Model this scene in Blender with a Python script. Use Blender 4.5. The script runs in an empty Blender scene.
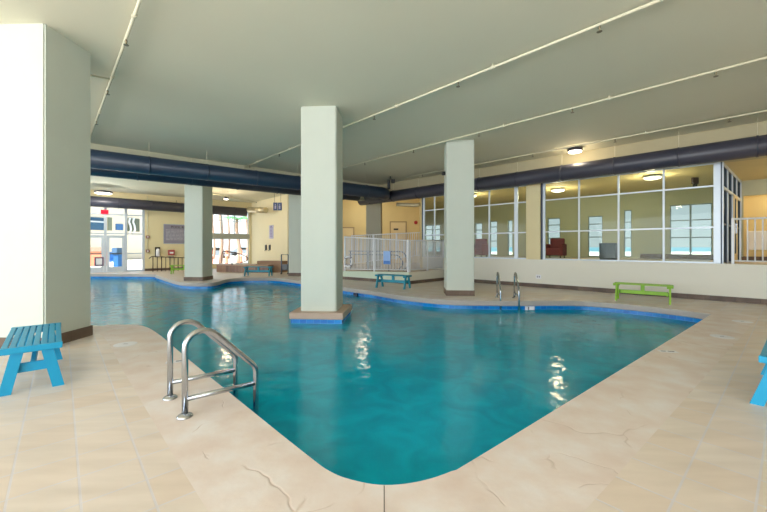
import bpy, bmesh, math, random
from mathutils import Vector, Matrix
from mathutils.geometry import delaunay_2d_cdt
random.seed(4)
S = bpy.context.scene
COL = S.collection
H = 1.4; F = 363.0; HZ = 247.0; CX = 383.5
ZC = 4.47                                     # main ceiling height

# ------------------------------------------------------------------ survey helpers
def G(px, py, z=0.0):                         # surveyed point on a level plane
    d = (H - z) * F / (py - HZ)
    return Vector(((px - CX) / F * d, d))
def PD(px, d): return Vector(((px - CX) / F * d, d))

# ------------------------------------------------------------------ materials
def lin(c):
    return tuple(((x/255) / 12.92 if x/255 <= 0.04045 else ((x/255 + 0.055) / 1.055) ** 2.4) for x in c) + (1,)
MATS = {}
def base_mat(name):
    m = bpy.data.materials.new(name); m.use_nodes = True
    nt = m.node_tree; nt.nodes.clear()
    out = nt.nodes.new('ShaderNodeOutputMaterial')
    return m, nt, out
def N(nt, t, **kw):
    n = nt.nodes.new(t)
    for k, v in kw.items(): setattr(n, k, v)
    return n
def mat(name, rgb, rough=0.6, metal=0.0, var=0.06, scale=3.0, bump=0.0, bscale=60, spec=0.5, coat=0.0):
    if name in MATS: return MATS[name]
    m, nt, out = base_mat(name)
    b = N(nt, 'ShaderNodeBsdfPrincipled'); nt.links.new(b.outputs[0], out.inputs[0])
    tc = N(nt, 'ShaderNodeTexCoord')
    no = N(nt, 'ShaderNodeTexNoise'); no.inputs['Scale'].default_value = scale; no.inputs['Detail'].default_value = 4
    nt.links.new(tc.outputs['Object'], no.inputs['Vector'])
    mx = N(nt, 'ShaderNodeMix', data_type='RGBA')
    c = lin(rgb)
    mx.inputs[6].default_value = tuple(min(1, x * (1 - var)) for x in c[:3]) + (1,)
    mx.inputs[7].default_value = tuple(min(1, x * (1 + var)) for x in c[:3]) + (1,)
    nt.links.new(no.outputs['Fac'], mx.inputs[0]); nt.links.new(mx.outputs[2], b.inputs['Base Color'])
    b.inputs['Roughness'].default_value = rough; b.inputs['Metallic'].default_value = metal
    b.inputs['Specular IOR Level'].default_value = spec
    b.inputs['Coat Weight'].default_value = coat
    if bump:
        n2 = N(nt, 'ShaderNodeTexNoise'); n2.inputs['Scale'].default_value = bscale; n2.inputs['Detail'].default_value = 3
        nt.links.new(tc.outputs['Object'], n2.inputs['Vector'])
        bp = N(nt, 'ShaderNodeBump'); bp.inputs['Strength'].default_value = bump; bp.inputs['Distance'].default_value = 0.01
        nt.links.new(n2.outputs['Fac'], bp.inputs['Height']); nt.links.new(bp.outputs[0], b.inputs['Normal'])
    MATS[name] = m; return m
def emis(name, rgb, strength):
    m, nt, out = base_mat(name)
    e = N(nt, 'ShaderNodeEmission'); e.inputs[0].default_value = lin(rgb); e.inputs[1].default_value = strength
    nt.links.new(e.outputs[0], out.inputs[0]); return m

PLASTER = mat('column_plaster', (203, 208, 196), 0.75, bump=0.25, bscale=90, var=0.03)
CEIL = mat('ceiling_paint', (226, 222, 200), 0.8, var=0.04, scale=0.6, bump=0.15, bscale=40)
WALLP = mat('wall_cream_paint', (230, 227, 214), 0.75, var=0.02, bump=0.1)
YELLOW = mat('wall_yellow_paint', (226, 212, 168), 0.75, var=0.03)
GOLD = mat('wall_golden_paint', (228, 206, 150), 0.75, var=0.03)
SAGE = mat('wall_sage_paint', (205, 218, 196), 0.75, var=0.03)
OLIVE = mat('wall_olive_paint', (186, 186, 160), 0.75, var=0.03)
GREYP = mat('grey_plaster', (170, 165, 145), 0.75, var=0.03)
WHITEM = mat('white_powder_coat', (232, 234, 238), 0.4, var=0.01)
ALU = mat('pale_aluminium', (205, 214, 224), 0.4, 0.3, var=0.02)
BLUEAL = mat('dark_blue_frame', (45, 62, 82), 0.4, var=0.03)
DUCT = mat('duct_charcoal', (62, 62, 76), 0.42, 0.0, var=0.06, scale=1.5, spec=0.6)
DUCTB = mat('duct_navy', (34, 52, 74), 0.42, 0.0, var=0.08, scale=1.5, spec=0.6)
PIPE = mat('pipe_paint', (222, 216, 190), 0.5, var=0.02)
BRASS = mat('sprinkler_brass', (140, 130, 105), 0.4, 0.6)
STEEL = mat('stainless_steel', (190, 194, 200), 0.2, 1.0, var=0.04, scale=20)
TURQ = mat('turquoise_paint', (10, 152, 196), 0.45, var=0.07, scale=9, bump=0.1)
TURQ_SHADE = mat('turquoise_paint_shaded', (8, 146, 172), 0.45, var=0.07, scale=9)  # turquoise bench paint again, with the far deck's shade put into the colour
LIME = mat('lime_paint', (138, 190, 40), 0.45, var=0.08, scale=9)
BLACK = mat('black_plastic', (24, 24, 26), 0.4)
DARKMET = mat('dark_rail_metal', (70, 52, 46), 0.35, 0.4)
NAVYRAIL = mat('steel_blue_rail', (90, 110, 135), 0.3, 0.7)
RED = mat('red_plastic', (190, 40, 45), 0.4)
SIGNG = mat('sign_grey', (142, 138, 152), 0.5, var=0.04)
SIGNW = mat('sign_white', (238, 238, 240), 0.5, var=0.01)
SIGNB = mat('sign_blue', (80, 96, 140), 0.5, var=0.02)
LILAC = mat('notice_lilac', (186, 184, 214), 0.5, var=0.03)
DOORB = mat('door_cream', (236, 214, 165), 0.5, var=0.02)
GROUTW = mat('white_tile', (232, 230, 236), 0.3, var=0.02)
DARKTILE = mat('dark_tile', (20, 30, 60), 0.3)
TAPE = mat('duct_foil_wrap', (198, 184, 150), 0.35, 0.5, var=0.15, scale=8)
SANDM = mat('pale_paving', (225, 215, 195), 0.8, var=0.05)
STUCCO = mat('pale_stucco', (240, 228, 208), 0.8, var=0.04)
BLUEGL = mat('blue_balcony_glass', (58, 96, 128), 0.2, var=0.1)
ORANGE = mat('orange_barrier', (226, 130, 98), 0.6, var=0.05)
TRUNK = mat('palm_bark', (170, 140, 122), 0.9, var=0.25, scale=12)
LEAF = mat('palm_leaf', (90, 165, 95), 0.6, var=0.2)
TOWEL = mat('blue_fabric', (30, 90, 150), 0.8, var=0.1)
SKIN = mat('skin', (205, 150, 120), 0.6)
CARP = mat('grey_car_paint', (140, 150, 160), 0.3, var=0.02)

def ramp(nt, fac, stops):
    r = N(nt, 'ShaderNodeValToRGB'); e = r.color_ramp.elements
    while len(e) < len(stops): e.new(0.5)
    for i, (p, c) in enumerate(stops): e[i].position = p; e[i].color = c
    nt.links.new(fac, r.inputs[0]); return r

GRID_ANG = math.radians(41.6)
def brickmat(name, c1, c2, mortar, bw, bh, ms, rot=(0,0,0), rough=0.4, offset=0.0, var=0.25, bump=0.3, coord='Object', smooth=0.15, streak=None, loc=(0,0,0)):
    m, nt, out = base_mat(name)
    b = N(nt, 'ShaderNodeBsdfPrincipled'); nt.links.new(b.outputs[0], out.inputs[0])
    tc = N(nt, 'ShaderNodeTexCoord'); mp = N(nt, 'ShaderNodeMapping'); mp.inputs['Rotation'].default_value = rot
    mp.inputs['Location'].default_value = loc
    nt.links.new(tc.outputs[coord], mp.inputs[0])
    br = N(nt, 'ShaderNodeTexBrick'); br.offset = offset; br.squash = 1.0
    br.inputs['Scale'].default_value = 1.0
    br.inputs['Color1'].default_value = lin(c1); br.inputs['Color2'].default_value = lin(c2); br.inputs['Mortar'].default_value = lin(mortar)
    br.inputs['Mortar Size'].default_value = ms; br.inputs['Mortar Smooth'].default_value = smooth
    br.inputs['Brick Width'].default_value = bw; br.inputs['Row Height'].default_value = bh
    nt.links.new(mp.outputs[0], br.inputs['Vector'])
    no = N(nt, 'ShaderNodeTexNoise'); no.inputs['Scale'].default_value = 2.2; no.inputs['Detail'].default_value = 6
    mp2 = N(nt, 'ShaderNodeMapping'); mp2.inputs['Rotation'].default_value = rot
    mp2.inputs['Scale'].default_value = streak or (1, 1, 1)
    nt.links.new(tc.outputs[coord], mp2.inputs[0]); nt.links.new(mp2.outputs[0], no.inputs['Vector'])
    rp = ramp(nt, no.outputs['Fac'], [(0.3, (1 - var, 1 - var * 1.1, 1 - var * 1.25, 1)), (0.65, (1, 1, 1, 1))])
    mx = N(nt, 'ShaderNodeMix', data_type='RGBA', blend_type='MULTIPLY'); mx.inputs[0].default_value = 1
    nt.links.new(br.outputs['Color'], mx.inputs[6]); nt.links.new(rp.outputs[0], mx.inputs[7])
    nt.links.new(mx.outputs[2], b.inputs['Base Color'])
    b.inputs['Roughness'].default_value = rough
    bp = N(nt, 'ShaderNodeBump'); bp.inputs['Strength'].default_value = bump; bp.inputs['Distance'].default_value = 0.004; bp.invert = True
    nt.links.new(br.outputs['Fac'], bp.inputs['Height']); nt.links.new(bp.outputs[0], b.inputs['Normal'])
    return m
DECK = brickmat('deck_tile', (232, 221, 213), (228, 211, 197), (224, 218, 222), 0.306, 0.306, 0.0065, rot=(0, 0, -GRID_ANG), loc=(-0.08, -0.131, 0), rough=0.42, var=0.14, streak=(0.6, 3.0, 1))
BASEB = brickmat('brown_slate_tile', (120, 100, 84), (98, 80, 70), (84, 72, 64), 0.33, 0.4, 0.004, rough=0.5, var=0.45, coord='Object')
BLUET = brickmat('blue_waterline_tile', (0, 128, 222), (0, 96, 196), (70, 150, 215), 0.10, 0.05, 0.004, rough=0.15, var=0.2, coord='Generated' if False else 'Object')
SPAT = brickmat('brown_spa_tile', (160, 124, 100), (118, 88, 74), (150, 130, 115), 0.2, 0.2, 0.006, rough=0.4, var=0.3)

def coping_mat():
    m, nt, out = base_mat('stamped_coping')
    b = N(nt, 'ShaderNodeBsdfPrincipled'); nt.links.new(b.outputs[0], out.inputs[0])
    tc = N(nt, 'ShaderNodeTexCoord')
    n1 = N(nt, 'ShaderNodeTexNoise'); n1.inputs['Scale'].default_value = 3.0; n1.inputs['Detail'].default_value = 8
    nt.links.new(tc.outputs['Object'], n1.inputs['Vector'])
    r1 = ramp(nt, n1.outputs['Fac'], [(0.3, lin((222, 203, 193))), (0.5, lin((229, 215, 208))), (0.7, lin((234, 227, 225)))])
    # wandering stamped seams
    n2 = N(nt, 'ShaderNodeTexNoise'); n2.inputs['Scale'].default_value = 1.5; n2.inputs['Detail'].default_value = 3
    nt.links.new(tc.outputs['Object'], n2.inputs['Vector'])
    ad = N(nt, 'ShaderNodeVectorMath', operation='MULTIPLY_ADD'); ad.inputs[1].default_value = (0.7, 0.7, 0)
    nt.links.new(n2.outputs['Color'], ad.inputs[0]); nt.links.new(tc.outputs['Object'], ad.inputs[2])
    vo = N(nt, 'ShaderNodeTexVoronoi', feature='DISTANCE_TO_EDGE'); vo.inputs['Scale'].default_value = 1.3
    nt.links.new(ad.outputs[0], vo.inputs['Vector'])
    rr = ramp(nt, vo.outputs['Distance'], [(0.0, (0, 0, 0, 1)), (0.009, (1, 1, 1, 1))])
    n4 = N(nt, 'ShaderNodeTexNoise'); n4.inputs['Scale'].default_value = 2.4
    nt.links.new(tc.outputs['Object'], n4.inputs['Vector'])
    r4 = ramp(nt, n4.outputs['Fac'], [(0.42, (0, 0, 0, 1)), (0.5, (1, 1, 1, 1))])
    mxm = N(nt, 'ShaderNodeMath', operation='MAXIMUM'); nt.links.new(rr.outputs[0], mxm.inputs[0]); nt.links.new(r4.outputs[0], mxm.inputs[1])
    mx = N(nt, 'ShaderNodeMix', data_type='RGBA'); mx.inputs[6].default_value = lin((212, 194, 184))
    nt.links.new(mxm.outputs[0], mx.inputs[0]); nt.links.new(r1.outputs[0], mx.inputs[7])
    nt.links.new(mx.outputs[2], b.inputs['Base Color']); b.inputs['Roughness'].default_value = 0.5
    n3 = N(nt, 'ShaderNodeTexNoise'); n3.inputs['Scale'].default_value = 22; n3.inputs['Detail'].default_value = 5
    nt.links.new(tc.outputs['Object'], n3.inputs['Vector'])
    sm = N(nt, 'ShaderNodeMath', operation='MULTIPLY_ADD'); sm.inputs[1].default_value = 0.6
    nt.links.new(n3.outputs['Fac'], sm.inputs[0]); nt.links.new(mxm.outputs[0], sm.inputs[2])
    bp = N(nt, 'ShaderNodeBump'); bp.inputs['Strength'].default_value = 0.4; bp.inputs['Distance'].default_value = 0.005
    nt.links.new(sm.outputs[0], bp.inputs['Height']); nt.links.new(bp.outputs[0], b.inputs['Normal'])
    return m
COPING = coping_mat()
COPEFACE = mat('coping_nosing', (176, 168, 162), 0.6, var=0.08, scale=6, bump=0.2)
ISLAND = mat('island_stone', (186, 160, 142), 0.6, var=0.12, scale=6, bump=0.3)
BASIN = mat('pool_plaster', (56, 176, 200), 0.7, var=0.22, scale=2.6)

def water_mat():
    m, nt, out = base_mat('pool_water')
    tc = N(nt, 'ShaderNodeTexCoord')
    mp = N(nt, 'ShaderNodeMapping'); mp.inputs['Scale'].default_value = (1, 1, 1)
    nt.links.new(tc.outputs['Object'], mp.inputs[0])
    n1 = N(nt, 'ShaderNodeTexNoise'); n1.inputs['Scale'].default_value = 7.0; n1.inputs['Detail'].default_value = 4; n1.inputs['Distortion'].default_value = 0.6
    n2 = N(nt, 'ShaderNodeTexNoise'); n2.inputs['Scale'].default_value = 1.4; n2.inputs['Detail'].default_value = 2
    nt.links.new(mp.outputs[0], n1.inputs['Vector']); nt.links.new(mp.outputs[0], n2.inputs['Vector'])
    a = N(nt, 'ShaderNodeMath', operation='MULTIPLY_ADD'); a.inputs[1].default_value = 1.6
    nt.links.new(n2.outputs['Fac'], a.inputs[0]); nt.links.new(n1.outputs['Fac'], a.inputs[2])
    bp = N(nt, 'ShaderNodeBump'); bp.inputs['Strength'].default_value = 0.34; bp.inputs['Distance'].default_value = 0.02
    nt.links.new(a.outputs[0], bp.inputs['Height'])
    fr = N(nt, 'ShaderNodeFresnel'); fr.inputs['IOR'].default_value = 1.33; nt.links.new(bp.outputs[0], fr.inputs['Normal'])
    gl = N(nt, 'ShaderNodeBsdfGlossy'); gl.inputs['Roughness'].default_value = 0.02; nt.links.new(bp.outputs[0], gl.inputs['Normal'])
    tr = N(nt, 'ShaderNodeBsdfTransparent'); tr.inputs[0].default_value = (0.20, 0.80, 0.92, 1)
    df = N(nt, 'ShaderNodeBsdfDiffuse')       # tinted, slightly cloudy water body
    n3 = N(nt, 'ShaderNodeTexNoise'); n3.inputs['Scale'].default_value = 2.6; n3.inputs['Detail'].default_value = 5; n3.inputs['Distortion'].default_value = 1.2
    nt.links.new(tc.outputs['Object'], n3.inputs['Vector'])
    cr = ramp(nt, n3.outputs['Fac'], [(0.35, (0.0, 0.42, 0.64, 1)), (0.65, (0.0, 0.56, 0.82, 1))]); nt.links.new(cr.outputs[0], df.inputs[0])
    m1 = N(nt, 'ShaderNodeMixShader'); m1.inputs[0].default_value = 0.72
    nt.links.new(tr.outputs[0], m1.inputs[1]); nt.links.new(df.outputs[0], m1.inputs[2])
    mx = N(nt, 'ShaderNodeMixShader'); nt.links.new(fr.outputs[0], mx.inputs[0]); nt.links.new(m1.outputs[0], mx.inputs[1]); nt.links.new(gl.outputs[0], mx.inputs[2])
    nt.links.new(mx.outputs[0], out.inputs[0]); return m
WATER = water_mat()
def glass_mat(name, tint):
    m, nt, out = base_mat(name)
    lw = N(nt, 'ShaderNodeFresnel'); lw.inputs['IOR'].default_value = 1.22
    gl = N(nt, 'ShaderNodeBsdfGlossy'); gl.inputs['Roughness'].default_value = 0.0
    tr = N(nt, 'ShaderNodeBsdfTransparent'); tr.inputs[0].default_value = tint
    mx = N(nt, 'ShaderNodeMixShader'); nt.links.new(lw.outputs[0], mx.inputs[0]); nt.links.new(tr.outputs[0], mx.inputs[1]); nt.links.new(gl.outputs[0], mx.inputs[2])
    nt.links.new(mx.outputs[0], out.inputs[0]); return m
GLASS = glass_mat('clear_glass', (0.95, 0.97, 0.97, 1))
GLASSG = glass_mat('room_glass', (0.78, 0.84, 0.80, 1))

# ------------------------------------------------------------------ mesh helpers
def new(): return bmesh.new()
def box(bm, x0, x1, y0, y1, z0, z1, M=None):
    vs = [Vector((x, y, z)) for x in (x0, x1) for y in (y0, y1) for z in (z0, z1)]
    if M is not None: vs = [M @ v for v in vs]
    v = [bm.verts.new(p) for p in vs]
    for f in ((0,1,3,2),(4,6,7,5),(0,4,5,1),(2,3,7,6),(0,2,6,4),(1,5,7,3)): bm.faces.new([v[i] for i in f])
def bbox(bm, *a, M=None, bev=0.004):
    b2 = new(); box(b2, *a)
    bmesh.ops.bevel(b2, geom=list(b2.edges), offset=bev, segments=2, affect='EDGES', profile=0.5)
    merge(bm, b2, M)
def merge(bm, b2, M=None):
    mp = {}
    for v in b2.verts: mp[v] = bm.verts.new(M @ v.co if M is not None else v.co)
    for f in b2.faces:
        nf = bm.faces.new([mp[v] for v in f.verts]); nf.smooth = f.smooth
    b2.free()
def tube(bm, pts, r, seg=14, closed=False, cap=True, radii=None):
    pts = [Vector(p) for p in pts]; n = len(pts); rings = []
    prev = None
    for i, p in enumerate(pts):
        if closed: t = (pts[(i+1) % n] - pts[i-1]).normalized()
        else: t = (pts[min(i+1, n-1)] - pts[max(i-1, 0)]).normalized()
        if prev is None:
            a = Vector((0,0,1)) if abs(t.z) < 0.9 else Vector((1,0,0))
            u = t.cross(a).normalized()
        else: u = (prev - t * prev.dot(t)).normalized()
        prev = u; w = t.cross(u)
        rr = radii[i] if radii else r
        rings.append([bm.verts.new(p + (u*math.cos(2*math.pi*k/seg) + w*math.sin(2*math.pi*k/seg))*rr) for k in range(seg)])
    m = n if closed else n-1
    for i in range(m):
        A, B = rings[i], rings[(i+1) % n]
        for k in range(seg):
            f = bm.faces.new((A[k], A[(k+1) % seg], B[(k+1) % seg], B[k])); f.smooth = True
    if cap and not closed: bm.faces.new(rings[0][::-1]); bm.faces.new(rings[-1])
def lathe(bm, prof, seg=24, M=None):
    b2 = new(); rings = []
    for r, z in prof: rings.append([b2.verts.new((max(r, 1e-4)*math.cos(2*math.pi*k/seg), max(r, 1e-4)*math.sin(2*math.pi*k/seg), z)) for k in range(seg)])
    for A, B in zip(rings, rings[1:]):
        for k in range(seg):
            f = b2.faces.new((A[k], A[(k+1) % seg], B[(k+1) % seg], B[k])); f.smooth = True
    b2.faces.new(rings[0][::-1]); b2.faces.new(rings[-1])
    merge(bm, b2, M)
def fillet(pts, radii, n=8):
    pts = [Vector(p) for p in pts]; out = [pts[0]]
    for i in range(1, len(pts)-1):
        a = (pts[i-1]-pts[i]).normalized(); b = (pts[i+1]-pts[i]).normalized()
        ang = a.angle(b); r = radii[i-1]; t = r / math.tan(ang/2)
        p0 = pts[i]+a*t; p1 = pts[i]+b*t
        c = pts[i] + (a+b).normalized() * (r/math.sin(ang/2))
        v0 = p0-c; v1 = p1-c; th = v0.angle(v1)
        for k in range(n+1):
            s = k/n; out.append(c + (v0*math.sin((1-s)*th)+v1*math.sin(s*th))/math.sin(th))
    out.append(pts[-1]); return out
def obj(name, bm, m, parent=None, mats=None):
    bmesh.ops.recalc_face_normals(bm, faces=bm.faces)
    zs_ = [v.co.z for v in bm.verts]
    if zs_ and max(zs_)-min(zs_) < 1e-5 and sum(f.normal.z for f in bm.faces) < 0: bmesh.ops.reverse_faces(bm, faces=bm.faces)
    me = bpy.data.meshes.new(name); bm.to_mesh(me); bm.free()
    for x in (mats or [m]): me.materials.append(x)
    o = bpy.data.objects.new(name, me); COL.objects.link(o)
    if parent: o.parent = parent
    return o
def tag(o, label=None, cat=None, group=None, kind=None):
    if label: o['label'] = label
    if cat: o['category'] = cat
    if group: o['group'] = group
    if kind: o['kind'] = kind
    return o
def thing(name, label, cat, loc=(0,0,0), rz=0, group=None):
    o = bpy.data.objects.new(name, None); COL.objects.link(o); o.empty_display_size = 0.2
    o.location = loc; o.rotation_euler = (0, 0, rz); return tag(o, label, cat, group)
def struct(name, bm, m, parent=None):
    o = obj(name, bm, m, parent)
    if not parent: o['kind'] = 'structure'
    return o
def children(o): return [c for c in list(bpy.data.objects) if c.parent == o]
def dup(root, loc, rz, label, group=None):
    def rec(o, par):
        c = o.copy(); COL.objects.link(c); c.parent = par
        for ch in children(o): rec(ch, c)
        return c
    r = rec(root, None); r.location = loc; r.rotation_euler = (0,0,rz); r['label'] = label
    if group: r['group'] = group
    return r

class Line:                                    # a vertical wall plane: origin, direction u, normal n towards the pool
    def __init__(s, o, u, flip=1):
        s.o = Vector(o[:2]); s.u = Vector(u[:2]).normalized(); s.n = Vector((s.u.y, -s.u.x)) * flip
        if s.n.dot(-s.o) < 0: s.n = -s.n
        s.M = Matrix(((s.u.x, s.n.x, 0, s.o.x), (s.u.y, s.n.y, 0, s.o.y), (0, 0, 1, 0), (0, 0, 0, 1)))
        s.rz = math.atan2(s.u.y, s.u.x)
    def s_at(s, px, off=0):
        r = (px - CX)/F; o = s.o + s.n*off
        return (r*o.y - o.x) / (s.u.x - r*s.u.y)
    def pt(s, t, off=0, z=0):
        p = s.o + s.u*t + s.n*off; return Vector((p.x, p.y, z))
    def z_at(s, px, py, off=0): return H + (HZ-py)*s.pt(s.s_at(px, off), off).y/F
    def box(s, bm, s0, s1, z0, z1, o0, o1, bev=0):
        a = (min(s0,s1), max(s0,s1), min(o0,o1), max(o0,o1), z0, z1)
        if bev: bbox(bm, *a, M=s.M, bev=bev)
        else: box(bm, *a, M=s.M)

# ------------------------------------------------------------------ pool outline and deck
def crom(pts, n=5):
    out = []
    for i in range(len(pts)-1):
        p0 = pts[max(i-1,0)]; p1 = pts[i]; p2 = pts[i+1]; p3 = pts[min(i+2, len(pts)-1)]
        for k in range(n):
            t = k/n
            out.append(0.5*((2*p1)+(p2-p0)*t+(2*p0-5*p1+4*p2-p3)*t*t+(3*p1-p0-3*p2+p3)*t**3))
    return out
near = [(711.6,314.2),(600,382.3),(480,455.7),(451,471.3),(419,481.4),(385,485),(355,480.5),(330,471.3),(304.8,453),(250,409.2),(188.5,359.3),(166,340),(158.2,333.9),(148.4,327.8),(138.6,325.2),(125,324.8),(109.3,325),(90.7,325.5)]
far = [(88,274),(150,274.3),(156,275.4),(165,278),(174,280.7),(183,282.4),(195,283),(205,283),(213,282.6),(219,281.5),(226,279.4),(235,278.4),(248,277.8),(273,277.8),(290,279.3),(300,280.7),(343,287),(371,290.8),(402,295.6),(434,298.9),(460,300.3),(500,300.8),(523,300.8),(560,300.7),(591,301.4),(644,306),(680,309.9),(711.6,314.2)]
ctrl = [G(*p) for p in near] + [Vector(p) for p in ((-7,7.1),(-10,8.6),(-14,12),(-16.5,15.5),(-16.9,17.8))] + [G(*p) for p in far]
POOL = crom(ctrl, 5)
# drop near-duplicates
_p = [POOL[0]]
for q in POOL[1:]:
    if (q-_p[-1]).length > 0.03: _p.append(q)
POOL = _p
def offset_poly(P, d):
    n = len(P); out = []
    for i in range(n):
        a = (P[i]-P[i-1]).normalized(); b = (P[(i+1) % n]-P[i]).normalized()
        na = Vector((a.y, -a.x)); nb = Vector((b.y, -b.x)); m = na+nb
        m = m / max(0.35, (m.length**2)/2) if m.length > 1e-6 else na
        out.append(P[i] + m*d)
    return out
area = sum(POOL[i-1].x*POOL[i].y-POOL[i].x*POOL[i-1].y for i in range(len(POOL)))
SG = 1 if area > 0 else -1                     # outward sign
BAND = offset_poly(POOL, SG*0.66)
def inside(p, P):
    c = False; n = len(P)
    for i in range(n):
        a, b = P[i-1], P[i]
        if (a.y > p.y) != (b.y > p.y) and p.x < (b.x-a.x)*(p.y-a.y)/(b.y-a.y)+a.x: c = not c
    return c
Bw = Line((-13.9, 21.2), (0.757, 0.653))       # far glazed wall on the left
Mw = Line((8.99, 9.157), (-0.723, 0.69))       # windowed wall on the right
OUT = [Vector(p) for p in ((-23,-7),(20,-7))] + [Mw.pt(-14, -5.5).xy] + [Vector(p) for p in ((2.7,23.0),(-3.8,23.2),(-5,30))] + [Bw.pt(6.3).xy, Bw.pt(-9.8).xy]
def fill(polys, test):
    pts = []; edges = []
    for P in polys:
        b = len(pts); pts += [Vector((q[0], q[1])) for q in P]
        edges += [(b+i, b+(i+1) % len(P)) for i in range(len(P))]
    V, E, Fc, *_ = delaunay_2d_cdt(pts, edges, [], 0, 1e-5)
    bm = new(); vs = [bm.verts.new((v.x, v.y, 0)) for v in V]
    for f in Fc:
        c = sum((V[i] for i in f), Vector((0,0)))/len(f)
        if test(c): bm.faces.new([vs[i] for i in f])
    for v in list(bm.verts):
        if not v.link_faces: bm.verts.remove(v)
    return bm
def near_pool(c):
    return inside(c, BAND) or any((c-q).length < 0.6 for q in POOL)
b = fill([OUT, BAND, POOL], lambda c: inside(c, OUT) and not inside(c, POOL) and not near_pool(c))
struct('floor', b, DECK)
b = fill([BAND, POOL], lambda c: not inside(c, POOL) and near_pool(c))
# rolled nosing down into the pool
n = len(POOL)
prof = [(0,0),(0.006,-0.012),(0.012,-0.03),(0.012,-0.12),(0.0,-0.135),(-0.03,-0.135)]
rings = [[b.verts.new((q.x, q.y, z)) for q in offset_poly(POOL, -SG*o)] for o, z in prof]
for A, B in zip(rings, rings[1:]):
    for i in range(n): b.faces.new((A[i], A[(i+1) % n], B[(i+1) % n], B[i])).material_index = 1
o = obj('pool_coping', b, COPING, mats=[COPING, COPEFACE]); o['kind'] = 'structure'

ZW = -0.235
INN = offset_poly(POOL, SG*0.03)
b = new()
L = 0.0; uvs = []
r0 = [b.verts.new((q.x, q.y, -0.13)) for q in INN]; r1 = [b.verts.new((q.x, q.y, -0.30)) for q in INN]
uvl = b.loops.layers.uv.new('UVMap')
for i in range(n):
    j = (i+1) % n; ll = (INN[j]-INN[i]).length
    f = b.faces.new((r0[i], r0[j], r1[j], r1[i]))
    for lp, uv in zip(f.loops, ((L, 0.17), (L+ll, 0.17), (L+ll, 0), (L, 0))): lp[uvl].uv = uv
    L += ll
def uvbrick():
    m = brickmat('blue_waterline_tile_uv', (0, 142, 222), (0, 108, 200), (70, 165, 220), 0.15, 0.075, 0.004, rough=0.15, var=0.15, coord='UV')
    return m
BLUEUV = uvbrick()
struct('trim_waterline_tile', b, BLUEUV)
b = new()
zs = [-0.30, -1.25, -1.42]; os_ = [0.03, 0.03, -0.15]
rr = [[b.verts.new((q.x, q.y, z)) for q in offset_poly(POOL, SG*o_)] for z, o_ in zip(zs, os_)]
for A, B in zip(rr, rr[1:]):
    for i in range(n): b.faces.new((A[i], A[(i+1) % n], B[(i+1) % n], B[i]))
fl = fill([offset_poly(POOL, SG*0.05)], lambda c: inside(c, POOL))
for v in fl.verts: v.co.z = -1.41
merge(b, fl)
struct('pool_basin', b, BASIN)
b = fill([INN], lambda c: inside(c, INN))
for v in b.verts: v.co.z = ZW
struct('pool_water', b, WATER)

# expansion joint at the near corner, slim dark sealant strip
b = new(); box(b, 0.001, 0.007, 1.62, 2.13, 0.0, 0.0015)
struct('trim_expansion_joint', b, mat('sealant_grey', (110, 100, 96), 0.8))

# ------------------------------------------------------------------ columns
CW = 0.785; CA = math.radians(-4.2)
def column(px_l, y_front, label, z0=0.0, rot=None, base=True, island=False, mtop=PLASTER, zt=ZC+0.02):
    xl = (px_l-CX)/F*y_front
    t = thing('column', label, 'column', (xl, y_front, z0), CA if rot is None else rot, None)
    b = new()
    bm2 = new(); box(bm2, 0, CW, 0, CW, 0, zt-z0)
    bmesh.ops.bevel(bm2, geom=[e for e in bm2.edges if abs(e.verts[0].co.z-e.verts[1].co.z) > 1], offset=0.02, segments=3, affect='EDGES')
    merge(b, bm2); obj('shaft', b, mtop, t)
    if base:
        b = new(); e = 0.012
        for a in ((-e, CW+e, -e, 0.004), (-e, CW+e, CW-0.004, CW+e), (-e, 0.004, 0.0, CW), (CW-0.004, CW+e, 0.0, CW)): box(b, *a, 0.0, 0.155)
        obj('skirting', b, BASEB, t)
    return t
column(-11.5, 5.0, 'nearest square cream column at the left edge, beside the turquoise slatted bench', rot=-0.02)
c0 = column(300.7, 7.94, 'tall square pale column rising out of the pool on its own island', base=False)
column(446.6, 10.45, 'square pale column on the far deck between the teal bench and the far pool ladder')
column(184.2, 15.07, 'square pale column on the far left deck just right of the big grey notice board')
column(288.5, 17.5, 'farthest pale column, half hidden behind the column standing in the pool')
# island under the pool column
b = new()
bbox(b, -0.19, CW+0.19, -0.21, CW+0.22, -0.14, 0.0, bev=0.014); obj('island_coping', b, ISLAND, c0)
b = new(); box(b, -0.16, CW+0.16, -0.18, CW+0.19, -0.30, -0.13); 
uvl = b.loops.layers.uv.new('UVMap')
for f in b.faces:
    for lp in f.loops: lp[uvl].uv = ((lp.vert.co.x+lp.vert.co.y), lp.vert.co.z)
obj('waterline_tile', b, BLUEUV, c0)
b = new(); box(b, -0.16, CW+0.16, -0.18, CW+0.19, -1.41, -0.29); obj('island_base', b, BASIN, c0)

# ------------------------------------------------------------------ ceiling
b = fill([[Vector((q.x*1.0, q.y)) for q in OUT]], lambda c: True)
for v in b.verts: v.co.z = ZC
ext = bmesh.ops.extrude_face_region(b, geom=list(b.faces))
for v in ext['geom']:
    if isinstance(v, bmesh.types.BMVert): v.co.z += 0.3
struct('ceiling', b, CEIL)

# left beam behind the paired ducts, right bulkhead over the windows
Lb = Line((-8.7, 10.7), (0.757, 0.653))
b = new(); Lb.box(b, -10, 11.2, 3.66, ZC+0.05, -0.4, 0.0); struct('trim_beam', b, mat('beam_paint', (206, 202, 176), 0.8))
b = new(); Mw.box(b, -13, 12.9, 3.62, ZC+0.05, -0.3, 0.0); struct('wall_header', b, mat('header_shade_tone', (190, 180, 148), 0.8))  # ceiling colour darkened here to offset direct light on the upright face

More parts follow.
